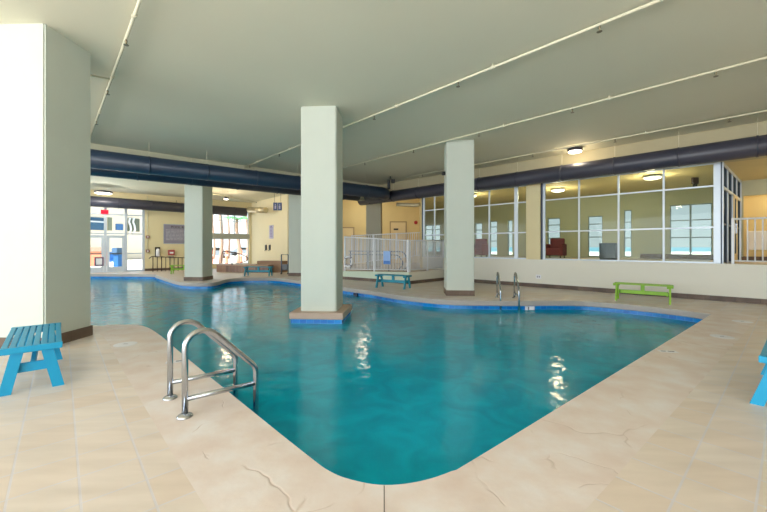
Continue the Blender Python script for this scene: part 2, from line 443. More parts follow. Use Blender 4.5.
# ------------------------------------------------------------------ right windowed wall
SE = Mw.s_at(445)                               # where the full wall ends near the far column
b = new(); Mw.box(b, -13, SE, -0.02, 0.93, -0.3, 0.0); struct('wall_right', b, WALLP)
b = new(); Mw.box(b, -13, SE, 0.0, 0.13, 0.0, 0.014); struct('baseboard_right', b, BASEB)
b = new(); Mw.box(b, -13, SE, 0.93, 0.965, -0.32, 0.02); struct('trim_sill', b, WALLP)
s1 = Mw.s_at(540); s2 = Mw.s_at(526)
b = new(); Mw.box(b, s1, s2, 0.965, 3.62, -0.28, -0.01); struct('wall_pier', b, YELLOW)
ZT1, ZT2 = 3.01, 1.92
def window(idx, name, Wl, ss, zs_, z0, z1, off, fm, gm, wid=0.045, dep=0.06, thick={}, ghost=True):
    b = new()
    for i, s in enumerate(ss):
        w = thick.get(i, wid); Wl.box(b, s-w/2, s+w/2, z0, z1, off-dep, off, 0.004)
    for z in [z0+0.02]+list(zs_)+[z1-0.02]:
        for a, c in zip(ss, ss[1:]): Wl.box(b, min(a,c)+wid/2, max(a,c)-wid/2, z-0.02, z+0.02, off-dep+0.008, off-0.008)
    o = struct(name, b, fm); 
    if ghost:
        b = new(); Wl.box(b, min(ss), max(ss), z0+0.01, z1-0.01, off-dep/2-0.004, off-dep/2+0.004)
        obj('pane', b, gm, o)
    return o
A = [Mw.s_at(p) for p in (717, 663.3, 618, 578.3, 543)]
window(1, 'window_1', Mw, A, (ZT2, ZT1), 0.965, 3.62, -0.06, ALU, GLASSG, 0.05, thick={0: 0.14, 4: 0.10})
A2 = [Mw.s_at(p) for p in (526.5, 515.2, 488.3, 462, 445.5, 433.5, 422.6)]
window(2, 'window_2', Mw, A2, (ZT2, ZT1), 0.965, 3.62, -0.06, ALU, GLASSG, 0.05, thick={1: 0.13, 6: 0.10})
b = new(); 
for px in (541.2, 421.6): 
    s = Mw.s_at(px); Mw.box(b, s-0.03, s+0.03, 0.965, 3.62, -0.1, -0.055)
struct('trim_window_edge', b, BLUEAL)
# side glazing of the raised room: runs back from the window corner
sc = Mw.s_at(719.5)
Sd = Line(Mw.pt(sc, -0.05), (0.723*0.955+0.0, 0.69*1.0))
Sd.u = Vector((0.757, 0.653)).normalized(); Sd.n = Vector((Sd.u.y, -Sd.u.x)); Sd.M = Matrix(((Sd.u.x, Sd.n.x, 0, Sd.o.x), (Sd.u.y, Sd.n.y, 0, Sd.o.y), (0, 0, 1, 0), (0, 0, 0, 1)))
window(3, 'window_3', Sd, [0.08, 1.0, 2.0, 3.05, 4.2], (ZT2+0.1, ZT1-0.05), 0.94, 3.62, 0.04, BLUEAL, GLASSG, 0.12, 0.07)
b = new()
for s in (0.08, 1.0, 2.0, 3.05, 4.2): Sd.box(b, s-0.03, s+0.03, 0.94, 3.62, 0.042, 0.07)
for z in (ZT1-0.05, 3.58): Sd.box(b, 0.1, 4.2, z-0.04, z+0.04, 0.042, 0.066)
struct('trim_side_mullion', b, ALU)
b = new()
Sd.box(b, 2.0, 2.08, 0.94, 2.95, 0.072, 0.10); Sd.box(b, 2.72, 2.8, 0.94, 2.95, 0.072, 0.10); Sd.box(b, 2.08, 2.72, 2.86, 2.95, 0.072, 0.10); Sd.box(b, 2.08, 2.72, 0.94, 1.2, 0.072, 0.10)
dr = struct('door_3', b, DOORB)
b = new(); Sd.box(b, 2.1, 2.13, 1.8, 2.1, 0.10, 0.15, 0.005); obj('door_handle', b, STEEL, dr)

# raised room and corridor shell
R0, R1 = -13, Mw.s_at(422.6)
OB = -5.2
SB = Mw.s_at(421.0, OB)
def room_slab(z0, z1):
    b = new(); q = [Mw.pt(R0, -0.3), Mw.pt(R1+0.05, -0.3), Mw.pt(SB+0.1, OB-0.2), Mw.pt(R0, OB-0.2)]
    lo = [b.verts.new((p.x, p.y, z0)) for p in q]; hi = [b.verts.new((p.x, p.y, z1)) for p in q]
    b.faces.new(lo[::-1]); b.faces.new(hi)
    for i in range(4): b.faces.new((lo[i], lo[(i+1) % 4], hi[(i+1) % 4], hi[i]))
    return b
b = room_slab(0.80, 0.93); struct('floor_raised', b, DECK)
b = room_slab(3.62, 3.72)
struct('ceiling_raised', b, mat('raised_ceiling_paint', (214, 198, 150), 0.8))
wins = [(670, 712, 204, 256.5, 2, (220, 237.5)), (624, 631.5, 210, 257, 1, (222, 238)), (588, 602.5, 216, 258.5, 1, (224, 237)), (547.5, 560, 218, 258, 1, (225, 238)),
        (507.5, 512.5, 220, 256, 1, (232,)), (489.5, 497, 221, 256, 1, (227, 241)), (475, 482, 223, 253, 1, (230, 240)), (424.5, 440, 225, 252, 2, (229.5, 235.5))]
spans = []
b = new()
prev = sc - 0.6
spans = []
for w in wins:
    a, c = Mw.s_at(w[1], OB), Mw.s_at(w[0], OB)
    z0, z1 = Mw.z_at((w[0]+w[1])/2, w[3], OB), Mw.z_at((w[0]+w[1])/2, w[2], OB)
    z0 = max(z0, 0.97)
    spans.append((a, c, z0, z1, w))
    Mw.box(b, prev, a, 0.93, 3.62, OB-0.2, OB); 
    Mw.box(b, a, c, 0.93, z0, OB-0.2, OB); Mw.box(b, a, c, z1, 3.62, OB-0.2, OB)
    prev = c
Mw.box(b, prev, SB+0.05, 0.93, 3.62, OB-0.2, OB)
struct('wall_room_back', b, OLIVE)
for k, (a, c, z0, z1, w) in enumerate(spans):
    ns = [a + (c-a)*i/w[4] for i in range(w[4]+1)]
    zz = [Mw.z_at((w[0]+w[1])/2, y, OB) for y in w[5]]
    window(0, 'window_%d' % (4+k), Mw, ns, zz, z0, z1, OB-0.05, mat('teal_grey_frame', (120, 140, 145), 0.4), GLASS, 0.06, 0.05)
b = new(); Mw.box(b, sc-0.05, Mw.s_at(640, OB), 0.93, 1.12, OB, OB+0.015); struct('baseboard_room', b, BASEB)
# room end wall on the left side
E2 = Line(Mw.pt(R1, -0.06), Mw.pt(SB, OB)-Mw.pt(R1, -0.06)); E2.n = Vector((-E2.u.y, E2.u.x)); E2L = (Mw.pt(SB, OB)-Mw.pt(R1, -0.06)).length
E2.M = Matrix(((E2.u.x, E2.n.x, 0, E2.o.x), (E2.u.y, E2.n.y, 0, E2.o.y), (0, 0, 1, 0), (0, 0, 0, 1)))
b = new(); E2.box(b, 0.05, E2L, 0.0, 4.4, -0.0, 0.12); struct('wall_room_end', b, GOLD)
b = new(); Mw.box(b, SE, R1, 0.0, 0.93, -0.3, -0.02); struct('wall_riser', b, WALLP)
# corridor back wall with a lit doorway recess
OC = -4.3
sd0, sd1 = Mw.s_at(743.5, OC), -2.6
zd = Mw.z_at(748, 195.5, OC)
b = new(); Mw.box(b, sd0, sc-0.42, 0.93, 3.62, OC-0.15, OC); Sd.box(b, 4.25, 5.4, 0.93, 3.62, -0.1, 0.03); Mw.box(b, sd1, sd0, zd, 3.62, OC-0.15, OC); Mw.box(b, R0, sd1, 0.93, 3.62, OC-0.15, OC)
struct('wall_corridor', b, OLIVE)
b = new(); Mw.box(b, sd1-.2, sd0+.2, 0.93, 3.62, OC-0.85, OC-0.75); Mw.box(b, sd0, sd0+0.1, 0.93, 3.62, OC-0.75, OC-0.15); Mw.box(b, sd1-0.1, sd1, 0.93, 3.62, OC-0.75, OC-0.15)
struct('wall_doorway_recess', b, GOLD)
b = new(); Mw.box(b, sd0+0.0, sc-0.45, 0.93, 1.07, OC, OC+0.015); Mw.box(b, sd1, sd0, 0.93, 1.07, OC-0.75, OC-0.735); struct('baseboard_corridor', b, BASEB)
sx = Mw.s_at(747.5, OC-0.75)
for k, zz in enumerate((244.5,)):
    z = Mw.z_at(747.5, zz, OC-0.75)
    b = new()
    Mw.box(b, sx-0.16, sx-0.02, z-0.16, z+0.16, OC-0.75, OC-0.71, 0.006)
    o = obj('switch_plate', b, mat('dark_bronze', (70, 50, 40), 0.4, 0.4)); tag(o, 'dark switch plate on the bright yellow recess behind the right railing', 'switch')
sx = Mw.s_at(759, OC-0.75)
b = new(); Mw.box(b, sx-0.28, sx+0.28, 1.3, 1.95, OC-0.75, OC-0.67, 0.02); o = obj('bulletin_board', b, SIGNW)
tag(o, 'pale panel low on the yellow recess wall at the far right edge', 'panel')

# small outlet plate on the cream wall
t = thing('outlet_plate', 'small square outlet plate low on the cream wall right of the far pool ladder', 'outlet', Mw.pt(Mw.s_at(538.5), 0.0, 0.37), Mw.rz+math.pi)
b = new(); bbox(b, -0.09, 0.09, -0.014, 0.0, -0.07, 0.07, bev=0.003); obj('cover', b, SIGNW, t)
b = new(); box(b, -0.05, -0.012, -0.018, -0.0135, -0.03, 0.03); box(b, 0.012, 0.05, -0.018, -0.0135, -0.03, 0.03); obj('socket', b, SIGNG, t)

# interior furniture of the raised room
t = thing('cabinet', 'dark blue cabinet standing inside the glazed room behind the long window', 'cabinet', Mw.pt(Mw.s_at(608.5, -2.6), -2.6, 0.93), Mw.rz)
zc = Mw.z_at(608, 243, -2.6)-0.93
b = new(); bbox(b, -0.26, 0.26, -0.2, 0.2, 0.05, zc, bev=0.01); obj('body', b, mat('cabinet_blue', (34, 52, 70), 0.4), t)
b = new(); bbox(b, -0.25, -0.005, 0.2, 0.215, 0.07, zc-0.02, bev=0.003); obj('door', b, mat('cabinet_blue', (34, 52, 70)), t)
b = new(); bbox(b, 0.005, 0.25, 0.2, 0.215, 0.07, zc-0.02, bev=0.003); obj('door', b, mat('cabinet_blue', (34, 52, 70)), t)
b = new(); box(b, -0.24, 0.24, -0.18, 0.18, 0.0, 0.05); obj('plinth', b, BLACK, t)
def armchair(px, off, label, col):
    t = thing('armchair', label, 'chair', Mw.pt(Mw.s_at(px, off), off, 0.93), Mw.rz)
    b = new(); bbox(b, -0.3, 0.3, -0.3, 0.3, 0.12, 0.42, bev=0.04); obj('seat', b, col, t)
    b = new(); bbox(b, -0.3, 0.3, -0.36, -0.24, 0.3, 0.85, bev=0.05); obj('backrest', b, col, t)
    for s in (-1, 1):
        b = new(); bbox(b, s*0.34-0.05, s*0.34+0.05, -0.3, 0.3, 0.1, 0.6, bev=0.03); obj('armrest', b, col, t)
        for y in (-0.25, 0.25):
            b = new(); box(b, s*0.3-0.02, s*0.3+0.02, y-0.02, y+0.02, 0, 0.12); obj('leg', b, BLACK, t)
armchair(555, -3.6, 'dark red armchair inside the glazed room, behind the leftmost pane of the long window', mat('maroon_fabric', (110, 50, 60), 0.8))
armchair(478, -2.2, 'dark red armchair inside the glazed room just right of the far column', mat('maroon_fabric', (110, 50, 60)))

# ------------------------------------------------------------------ fences
def fence(name, label, P0, P1, zb0, zb1, h0, h1, step=0.12, posts=3, loop=False):
    P0 = Vector(P0[:2]); P1 = Vector(P1[:2]); d = P1-P0; Ln = d.length
    t = thing('railing', label, 'railing', (P0.x, P0.y, zb0), math.atan2(d.y, d.x))
    dz = zb1-zb0
    def zb(s): return dz*s/Ln
    def hh(s): return h0+(h1-h0)*s/Ln
    b = new(); tube(b, [(0,0,h0), (Ln,0,dz+h1)], 0.024, 8); obj('top_rail', b, WHITEM, t)
    b = new(); tube(b, [(0,0,0.08), (Ln,0,dz+0.08)], 0.018, 8); obj('bottom_rail', b, WHITEM, t)
    for i in range(posts):
        s = Ln*i/(posts-1); b = new(); box(b, s-0.028, s+0.028, -0.028, 0.028, zb(s), zb(s)+hh(s)+0.03); obj('post', b, WHITEM, t)
    k = int(Ln/step); me = None
    nb = 0
    for i in range(1, k):
        s = Ln*i/k
        if me is None:
            b = new(); tube(b, [(0,0,0), (0,0,1)], 0.0165, 6); o = obj('picket', b, WHITEM, t); me = o
        else: o = me.copy(); COL.objects.link(o); o.parent = t
        o.location = (s, 0, zb(s)+0.08); o.scale = (1, 1, hh(s)-0.085)
        nb += 1
    return t
fence('f', 'white picket railing standing on the cream wall at the far right', Mw.pt(sc-0.25, -0.1), Mw.pt(-3.6, -0.1), 0.965, 0.965, 1.15, 1.15, 0.13, 4)
Pc = G(409, 284.2); Pr = G(445, 280.2); Pl = G(343, 279.3)
dl = (Pl-Pc).normalized()
Pf = Pc + dl*6.0
PLZ = 0.45
# raised platform behind the pool: two low wall faces
b = new()
pf = [(Pc.x, Pc.y), (Pr.x+0.1, Pr.y+0.1), (Pr.x+0.1+5*0.0, 19.0), (2.2, 23.0), (-6, 23), (Pf.x, Pf.y)]
lo = [b.verts.new((x, y, -0.02)) for x, y in pf]; hi = [b.verts.new((x, y, PLZ if i not in (4, 5) else 0.30)) for i, (x, y) in enumerate(pf)]
for i in range(6):
    j = (i+1) % 6; b.faces.new((lo[i], lo[j], hi[j], hi[i]))
b.faces.new(hi)
o = struct('wall_platform', b, SAGE)
o.data.materials.append(WALLP); o.data.materials.append(DECK)
for f in o.data.polygons:
    if abs(f.normal.z) > 0.5: f.material_index = 2
    elif f.center.x > Pc.x+0.2 and f.center.y < 16: f.material_index = 1
Lp = Line(Pc, dl); Rp = Line(Pc, Pr-Pc)
b = new(); Lp.box(b, 0, 6.0, 0, 0.12, 0.0, 0.014); Rp.box(b, -0.01, (Pr-Pc).length, 0, 0.12, 0.0, 0.014); struct('baseboard_platform', b, BASEB)
def off(P, v): return (P[0]+v[0], P[1]+v[1])
c_in = Vector((Pc.x-0.02, Pc.y+0.1))
fence('f', 'white picket railing on the sage green curb behind the teal bench', c_in, c_in+dl*3.3, PLZ, 0.36, 1.2, 1.48, 0.075, 3)
fence('f', 'white picket railing on the cream curb just left of the far deck column', c_in+Vector((0.06, 0.06)), Pr+Vector((-0.05,0.1)), PLZ, PLZ, 1.2, 1.22, 0.075, 3)
fence('f', 'white picket railing farther back, in front of the golden walls', PD(352, 19.2), PD(421, 17.5), PLZ, 0.93, 1.55, 1.17, 0.11, 4)
# ramp handrail pipe with rounded loops, life ring, seat lift
y0 = 0.32
hp = Vector((Pc.x-0.55, Pc.y+0.75, 0))
def lp(s, o_, z): 
    v = Vector((dl.x, dl.y, 0)); nn = Vector((-Lp.n.x, -Lp.n.y, 0)); return Vector((Pc.x, Pc.y, 0))+v*s+nn*o_+Vector((0,0,z))
t = thing('handrail', 'steel blue tube handrail with rounded end loop behind the picket railing', 'handrail', (0,0,0))
b = new(); tube(b, fillet([lp(3.4, 0.35, 1.22), lp(0.5, 0.35, 1.22), lp(0.15, 0.35, 0.75), lp(0.5, 0.35, 0.48)], [0.3, 0.25]), 0.025, 10); obj('upper_rail', b, NAVYRAIL, t)
b = new(); tube(b, fillet([lp(3.4, 0.35, 1.08), lp(0.75, 0.35, 1.08), lp(0.45, 0.35, 0.75), lp(0.75, 0.35, 0.48)], [0.25, 0.2]), 0.022, 10); obj('lower_rail', b, NAVYRAIL, t)
for s in (1.2, 2.3, 3.3):
    b = new(); tube(b, [lp(s, 0.35, 0.4), lp(s, 0.35, 1.22)], 0.02, 8); obj('post', b, NAVYRAIL, t)
c = lp(3.05, -0.06, 0.78)
t = thing('life_ring', 'white round life ring hanging on the railing beside the pool column', 'life ring', c, math.atan2(dl.y, dl.x))
b = new(); ring = [(0.21*math.cos(a), 0, 0.21*math.sin(a)) for a in [2*math.pi*k/28 for k in range(28)]]
tube(b, ring, 0.05, 10, closed=True); obj('ring', b, SIGNW, t)
for k in range(4):
    a0 = math.pi/4+k*math.pi/2; b = new(); tube(b, [(0.21*math.cos(a0+s), 0, 0.21*math.sin(a0+s)) for s in (-0.12, -0.04, 0.04, 0.12)], 0.053, 10); obj('band', b, SIGNG, t)
c = lp(1.0, -0.05, 0.0)
t = thing('safety_sign', 'blue and white rectangular sign hung on the railing above the teal bench', 'sign', (c.x, c.y, 0.98), math.atan2(dl.y, dl.x)+math.pi)
b = new(); bbox(b, -0.17, 0.17, -0.012, 0.012, -0.26, 0.26, bev=0.005); obj('board', b, mat('sign_pale_blue', (150, 185, 235), 0.5), t)
b = new(); box(b, -0.15, 0.15, -0.02, -0.0125, -0.24, -0.12); obj('blue_band', b, mat('sign_mid_blue', (60, 120, 200), 0.5), t)

# golden walls behind the platform
b = new(); box(b, -3.6, 2.3, 22.2, 22.4, 0, 4.5); struct('wall_back', b, GOLD)
b = new(); box(b, -3.7, -3.5, 21.0, 22.3, 0, 4.5); struct('wall_back_return', b, GOLD)
W2 = Line((1.9, 22.3), (0.6, -0.6)); 
column(366, 18.8, 'grey plaster column in front of the golden walls behind the railings', z0=0.43, base=False, mtop=GREYP)
def plain_door(idx, x0, x1, z0, z1, y):
    b = new(); box(b, x0-0.07, x0, y-0.05, y, z0, z1+0.07); box(b, x1, x1+0.07, y-0.05, y, z0, z1+0.07); box(b, x0, x1, y-0.05, y, z1, z1+0.07)
    o = struct('door_%d' % idx, b, mat('door_frame_tan', (176, 150, 110), 0.5))
    b = new(); bbox(b, x0, x1, y-0.035, y, z0, z1, bev=0.004); obj('door_leaf', b, DOORB, o)
    b = new(); lathe(b, [(0.03, 0), (0.03, 0.05)], 12, Matrix.Translation((x1-0.1, y-0.035, z0+1.0)) @ Matrix.Rotation(math.pi/2, 4, 'X')); obj('door_knob', b, STEEL, o)
plain_door(4, -2.5, -1.85, 0.45, 2.55, 22.2)
plain_door(5, 0.45, 1.35, 0.45, 2.9, 22.2)
t = thing('door_plaque', 'small dark plaque on the cream door in the golden wall', 'plaque', (PD(396, 22.1).x, 22.16, 2.48))
b = new(); bbox(b, -0.14, 0.14, -0.012, 0.0, -0.05, 0.05, bev=0.004); obj('plate', b, BLACK, t)
t = thing('fire_alarm', 'small round dark red alarm bell on the golden wall left of the tall glazing', 'alarm', (*PD(418, 19.6), 2.35+0.1))
t.location = (1.98, 22.2, 2.9)
b = new(); lathe(b, [(0.11, 0), (0.11, 0.03), (0.08, 0.07), (0.02, 0.08)], 16, Matrix.Rotation(math.pi/2, 4, 'X')); obj('bell', b, RED, t)

# ------------------------------------------------------------------ left rear: glazed doors, notice wall, big window, return wall
sl = Bw.s_at
zt = 3.9
def bz(px, py): return Bw.z_at(px, py)
s_d = [-8.6, -7.2, -5.8, -4.2, sl(88)-0.35, sl(105.4), sl(126), sl(143.5)]
b = new()
for i, s in enumerate(s_d): Bw.box(b, s-0.06, s+0.06, 0, zt, -0.12, 0.0, 0.006)
for z in (bz(116, 214.6), bz(116, 233.6), zt-0.03):
    for a, c in zip(s_d, s_d[1:]): Bw.box(b, a+0.06, c-0.06, z-0.035, z+0.035, -0.1, -0.02)
for a, c in zip(s_d[:4], s_d[1:5]): Bw.box(b, a+0.06, c-0.06, 0, 0.12, -0.1, -0.02)
o = struct('window_12', b, ALU)
b = new(); Bw.box(b, s_d[0], s_d[-1], 0.0, zt, -0.065, -0.055); obj('pane', b, GLASS, o)
zdoor = bz(116, 234.5)
for k, (a, c) in enumerate(((s_d[4], s_d[5]), (s_d[5], s_d[6]))):
    b = new(); a += 0.07; c -= 0.07
    Bw.box(b, a, a+0.11, 0.01, zdoor-.05, -0.05, 0.012, 0.004); Bw.box(b, c-0.11, c, 0.01, zdoor-.05, -0.05, 0.012, 0.004)
    Bw.box(b, a+0.11, c-0.11, zdoor-0.2, zdoor-0.05, -0.05, 0.012); Bw.box(b, a+0.11, c-0.11, 0.01, 0.3, -0.05, 0.012)
    dd = struct('door_%d' % (1+k), b, ALU)
    b = new(); Bw.box(b, a+0.11, c-0.11, 1.0, 1.07, 0.014, 0.05, 0.01); obj('push_bar', b, mat('dark_bar', (80, 90, 100), 0.4, 0.5), dd)
b = new(); Bw.box(b, s_d[6]+0.06, s_d[7]-0.06, 1.0, 1.06, -0.1, -0.02); Bw.box(b, s_d[6]+0.06, s_d[7]-0.06, 0, 0.1, -0.1, -0.02); struct('trim_sidelight_rail', b, ALU)
# red exit sign
t = thing('exit_sign', 'small red exit sign hung on the glazing above the doors at far left', 'sign', Bw.pt(sl(104.6), 0.08, bz(104.6, 212)), Bw.rz)
b = new(); bbox(b, -0.17, 0.17, -0.03, 0.03, -0.11, 0.11, bev=0.01); obj('housing', b, emis('exit_red', (225, 40, 60), 0.9), t)
b = new(); tube(b, [(0,0,0.1), (0,0,0.45)], 0.015, 8); obj('stem', b, ALU, t)
# poster on left door
t = thing('door_poster', 'white poster with a dark border on the left glass door at far left', 'poster', Bw.pt(sl(99), 0.02, bz(99, 261.5)), Bw.rz)
b = new(); box(b, -0.2, 0.2, -0.01, 0.0, -0.24, 0.24); obj('frame', b, mat('poster_border', (90, 80, 110), 0.6), t)
b = new(); box(b, -0.13, 0.13, -0.016, -0.0105, -0.17, 0.17); obj('sheet', b, SIGNW, t)
t.rotation_euler = (0,0,Bw.rz); 
for ch in children(t): ch.location.y = 0.0

sw0, sw1 = s_d[-1]+0.06, sl(209)
sv = sl(249.5)
b = new()
Bw.box(b, sw0, sw1, -0.02, ZC, -0.25, 0.0)
Bw.box(b, s_d[0]-1.2, sw0, zt, ZC, -0.25, 0.0); Bw.box(b, s_d[0]-1.2, s_d[0]-0.06, 0, zt, -0.25, 0)
zb_ = bz(229, 211)
Bw.box(b, sw1, sv, zb_, ZC, -0.25, 0.0); Bw.box(b, sv, 6.4, -0.02, ZC, -0.25, 0.0); Bw.box(b, sw1, sv, 0, bz(229, 264), -0.25, 0.0)
struct('wall_left_rear', b, YELLOW)
b = new(); Bw.box(b, sw0, sw1, 0, 0.14, 0, 0.015); struct('baseboard_left_rear', b, BASEB)
ws = [sw1+0.05] + [sl(p) for p in (222, 235)] + [sv-0.05]
window(13, 'window_13', Bw, ws, (bz(229, 221),), bz(229, 234), zb_, -0.1, ALU, GLASS, 0.05, 0.06)
window(14, 'window_14', Bw, [ws[0], ws[3]], (), bz(229, 264), bz(229, 238.6), -0.1, ALU, GLASS, 0.05, 0.06)
b = new(); Bw.box(b, sw1, sv, bz(229, 238.6), bz(229, 234), -0.2, 0.02); struct('trim_window_spandrel', b, mat('spandrel_grey', (170, 172, 160), 0.6))
K = Bw.pt(sl(251.5)); 
Rt = Line(K, (0.653, -0.757)); Rt.n = Vector((-0.757, -0.653)); Rt.M = Matrix(((Rt.u.x, Rt.n.x, 0, Rt.o.x), (Rt.u.y, Rt.n.y, 0, Rt.o.y), (0, 0, 1, 0), (0, 0, 0, 1)))
sR = Rt.s_at(287.5)
b = new(); Rt.box(b, -0.1, sR, -0.02, ZC, -0.25, 0.0); struct('wall_left_return', b, mat('wall_pale_cream', (244, 232, 196), 0.75, var=0.02))
Re = Rt.pt(sR, -0.1)
cl = Line(Re, Vector((-3.5, 21.0))-Re.xy)
b = new(); cl.box(b, 0, (Vector((-3.5,21.0))-Re.xy).length, 0, ZC, -0.2, 0.0); struct('wall_left_link', b, YELLOW)

# notice board with text
def text_mesh(s, size, m, parent, loc, rot=(math.pi/2, 0, 0), name='lettering', ext=0.002):
    cu = bpy.data.curves.new(name, 'FONT'); cu.body = s; cu.size = size; cu.align_x = 'CENTER'; cu.align_y = 'CENTER'; cu.extrude = ext
    tmp = bpy.data.objects.new('tmp', cu); COL.objects.link(tmp)
    dg = bpy.context.evaluated_depsgraph_get(); me = bpy.data.meshes.new_from_object(tmp.evaluated_get(dg))
    bpy.data.objects.remove(tmp); me.materials.clear(); me.materials.append(m)
    o = bpy.data.objects.new(name, me); COL.objects.link(o); o.parent = parent; o.location = loc; o.rotation_euler = rot; return o
s0, s1_ = sl(163.5), sl(163.5)+1.9
zc0, zc1 = bz(170, 243.7), bz(170, 224.3)
t = thing('notice_board', 'large grey pool notice board on the yellow wall left of the far left column', 'sign', Bw.pt((s0+s1_)/2, 0.0, (zc0+zc1)/2), Bw.rz)
w_, h_ = (s1_-s0)/2, (zc1-zc0)/2
b = new(); bbox(b, -w_, w_, -0.03, 0.0, -h_, h_, bev=0.006); obj('board', b, SIGNG, t)
b = new()
for a in ((-w_, w_, h_-0.03, h_), (-w_, w_, -h_, -h_+0.03)): box(b, a[0], a[1], -0.036, -0.031, a[2], a[3])
for a in ((-w_, -w_+0.03), (w_-0.03, w_)): box(b, a[0], a[1], -0.036, -0.031, -h_, h_)
obj('border', b, mat('sign_edge_blue', (150, 165, 195), 0.5), t)
text_mesh('POOL RULES', 0.2, BLACK, t, (0, -0.034, h_-0.17), name='heading')
random.seed(7)
b = new()
for r in range(8):
    x = -w_+0.12; z = h_-0.34-r*0.085
    while x < w_-0.3:
        l = random.uniform(0.05, 0.22); box(b, x, min(x+l, w_-0.1), -0.034, -0.031, z-0.016, z+0.016); x += l+0.04
obj('small_print', b, mat('print_pale', (188, 186, 196), 0.5), t)
# wall conduit with alarm devices
t = thing('wall_conduit', 'thin vertical conduit on the yellow wall right of the glazed doors', 'pipe', Bw.pt(sl(147.3), 0.03, 0))
b = new(); tube(b, [(0,0,1.0), (0,0,4.4)], 0.018, 8); obj('tube', b, PIPE, t)
for i, (py, lab) in enumerate(((237, 'upper of two small dark red alarm call points on the conduit by the glazed doors'), (251, 'lower of two small dark red alarm call points on the conduit by the glazed doors'))):
    t = thing('alarm_call_point', lab, 'alarm', Bw.pt(sl(147.5), 0.075, bz(147.5, py)), Bw.rz)
    b = new(); bbox(b, -0.09, 0.09, -0.03, 0.02, -0.08, 0.08, bev=0.01); obj('housing', b, mat('maroon_box', (130, 50, 45), 0.5), t)
    b = new(); bbox(b, -0.05, 0.05, -0.045, -0.03, -0.03, 0.03, bev=0.006); obj('handle', b, SIGNW, t)
t = thing('fire_extinguisher', 'white extinguisher in a dark bracket on the yellow wall under the notice board', 'extinguisher', Bw.pt(sl(157.5), 0.14, bz(157.5, 256.5)), Bw.rz)
b = new(); lathe(b, [(0.05, 0), (0.1, 0.02), (0.1, 0.38), (0.07, 0.45), (0.03, 0.48)], 18); obj('cylinder', b, SIGNW, t)
b = new(); bbox(b, -0.06, 0.06, -0.03, 0.03, 0.48, 0.55, bev=0.01); obj('valve_head', b, BLACK, t)
b = new(); box(b, -0.13, 0.13, 0.1, 0.138, -0.04, 0.56); obj('back_plate', b, BLACK, t)
for ch in children(t):
    if ch.name.startswith('back_plate'): ch.location.y = 0.0
t = thing('first_aid_box', 'red box with a pale label on the yellow wall below the notice board', 'box', Bw.pt(sl(171), 0.08, bz(171, 252.5)), Bw.rz)
b = new(); bbox(b, -0.17, 0.17, -0.08, 0.08, -0.16, 0.16, bev=0.015); obj('case', b, mat('faded_red', (170, 70, 70), 0.5), t)
b = new(); box(b, -0.1, 0.1, -0.086, -0.081, -0.06, 0.04); obj('label_plate', b, SIGNW, t)
b = new(); box(b, -0.14, 0.14, -0.02, 0.06, -0.34, -0.2); 
obj('tray', b, GREYP, t)
t = thing('ceiling_speaker', 'flat dark unit hanging under the far duct above the notice board', 'unit', Bw.pt(sl(174.5), 0.5, bz(174.5, 211)), Bw.rz)
b = new(); bbox(b, -0.25, 0.25, -0.12, 0.12, -0.07, 0.07, bev=0.02); obj('body', b, mat('dark_maroon', (70, 45, 45), 0.5), t)
b = new(); tube(b, [(0,0,0.07), (0,0,0.6)], 0.012, 6); obj('stem', b, BLACK, t)
# dark railing in front of the yellow wall
Q0 = Bw.pt(sl(149), 1.0); Q1 = Bw.pt(sl(186), 1.0)
t = thing('guard_rail', 'low dark metal railing in front of the yellow notice wall', 'railing', (Q0.x, Q0.y, 0), Bw.rz)
Lq = (Q1-Q0).length
b = new(); tube(b, fillet([(-0.15, 0, 0.75), (0, 0, 0.86), (Lq, 0, 0.74), (Lq+0.1, 0, 0.0)], [0.1, 0.1], 4), 0.022, 8); obj('top_rail', b, DARKMET, t)
b = new(); tube(b, [(0.05, 0, 0.12), (Lq, 0, 0.12)], 0.015, 8); obj('bottom_rail', b, DARKMET, t)
for k in range(9):
    x = 0.05+k*(Lq-0.05)/9; b = new(); tube(b, [(x,0,0), (x,0,0.84-0.10*k/9)], 0.018 if k % 2 else 0.026, 8); obj('post', b, DARKMET, t)

# return wall: blue hanging sign, notice sheet, two wall sconces, trolley
def onRt(px, py, o_=0.0): return Rt.pt(Rt.s_at(px, o_), o_, Rt.z_at(px, py, o_))
rzR = math.atan2(-Rt.n.x, Rt.n.y)+0.0
rzR = math.atan2(Rt.u.y, Rt.u.x)
t = thing('hanging_sign', 'blue two panel sign with pale figures hanging near the ceiling over the spa', 'sign', (*PD(277.6, 20.5), H+(HZ-206.5)*20.5/F), 0)
b = new(); bbox(b, -0.24, -0.01, -0.02, 0.02, -0.22, 0.22, bev=0.006); obj('panel', b, SIGNB, t)
b = new(); bbox(b, 0.01, 0.24, -0.02, 0.02, -0.22, 0.22, bev=0.006); obj('panel', b, SIGNB, t)
for x in (-0.12, 0.12):
    b = new(); lathe(b, [(0.035, 0), (0.035, 0.008)], 12, Matrix.Translation((x, -0.021, 0.1)) @ Matrix.Rotation(math.pi/2, 4, 'X')); box(b, x-0.045, x+0.045, -0.028, -0.021, -0.14, 0.05); obj('figure', b, LILAC, t)
for x in (-0.18, 0.18):
    b = new(); tube(b, [(x,0,0.2), (x,0,ZC-(H+(HZ-206.5)*20.5/F))], 0.008, 6); obj('hanger', b, BLACK, t)
p = onRt(271.5, 232)
t = thing('wall_notice', 'tall lilac printed notice on the pale wall above two dark wall fittings', 'notice', p, rzR)
b = new(); bbox(b, -0.30, 0.30, -0.02, 0.0, -0.42, 0.42, bev=0.005); obj('sheet', b, LILAC, t)
b = new()
for r in range(7): box(b, -0.2, 0.2-0.04*(r % 3), -0.026, -0.0205, 0.26-r*0.09, 0.29-r*0.09)
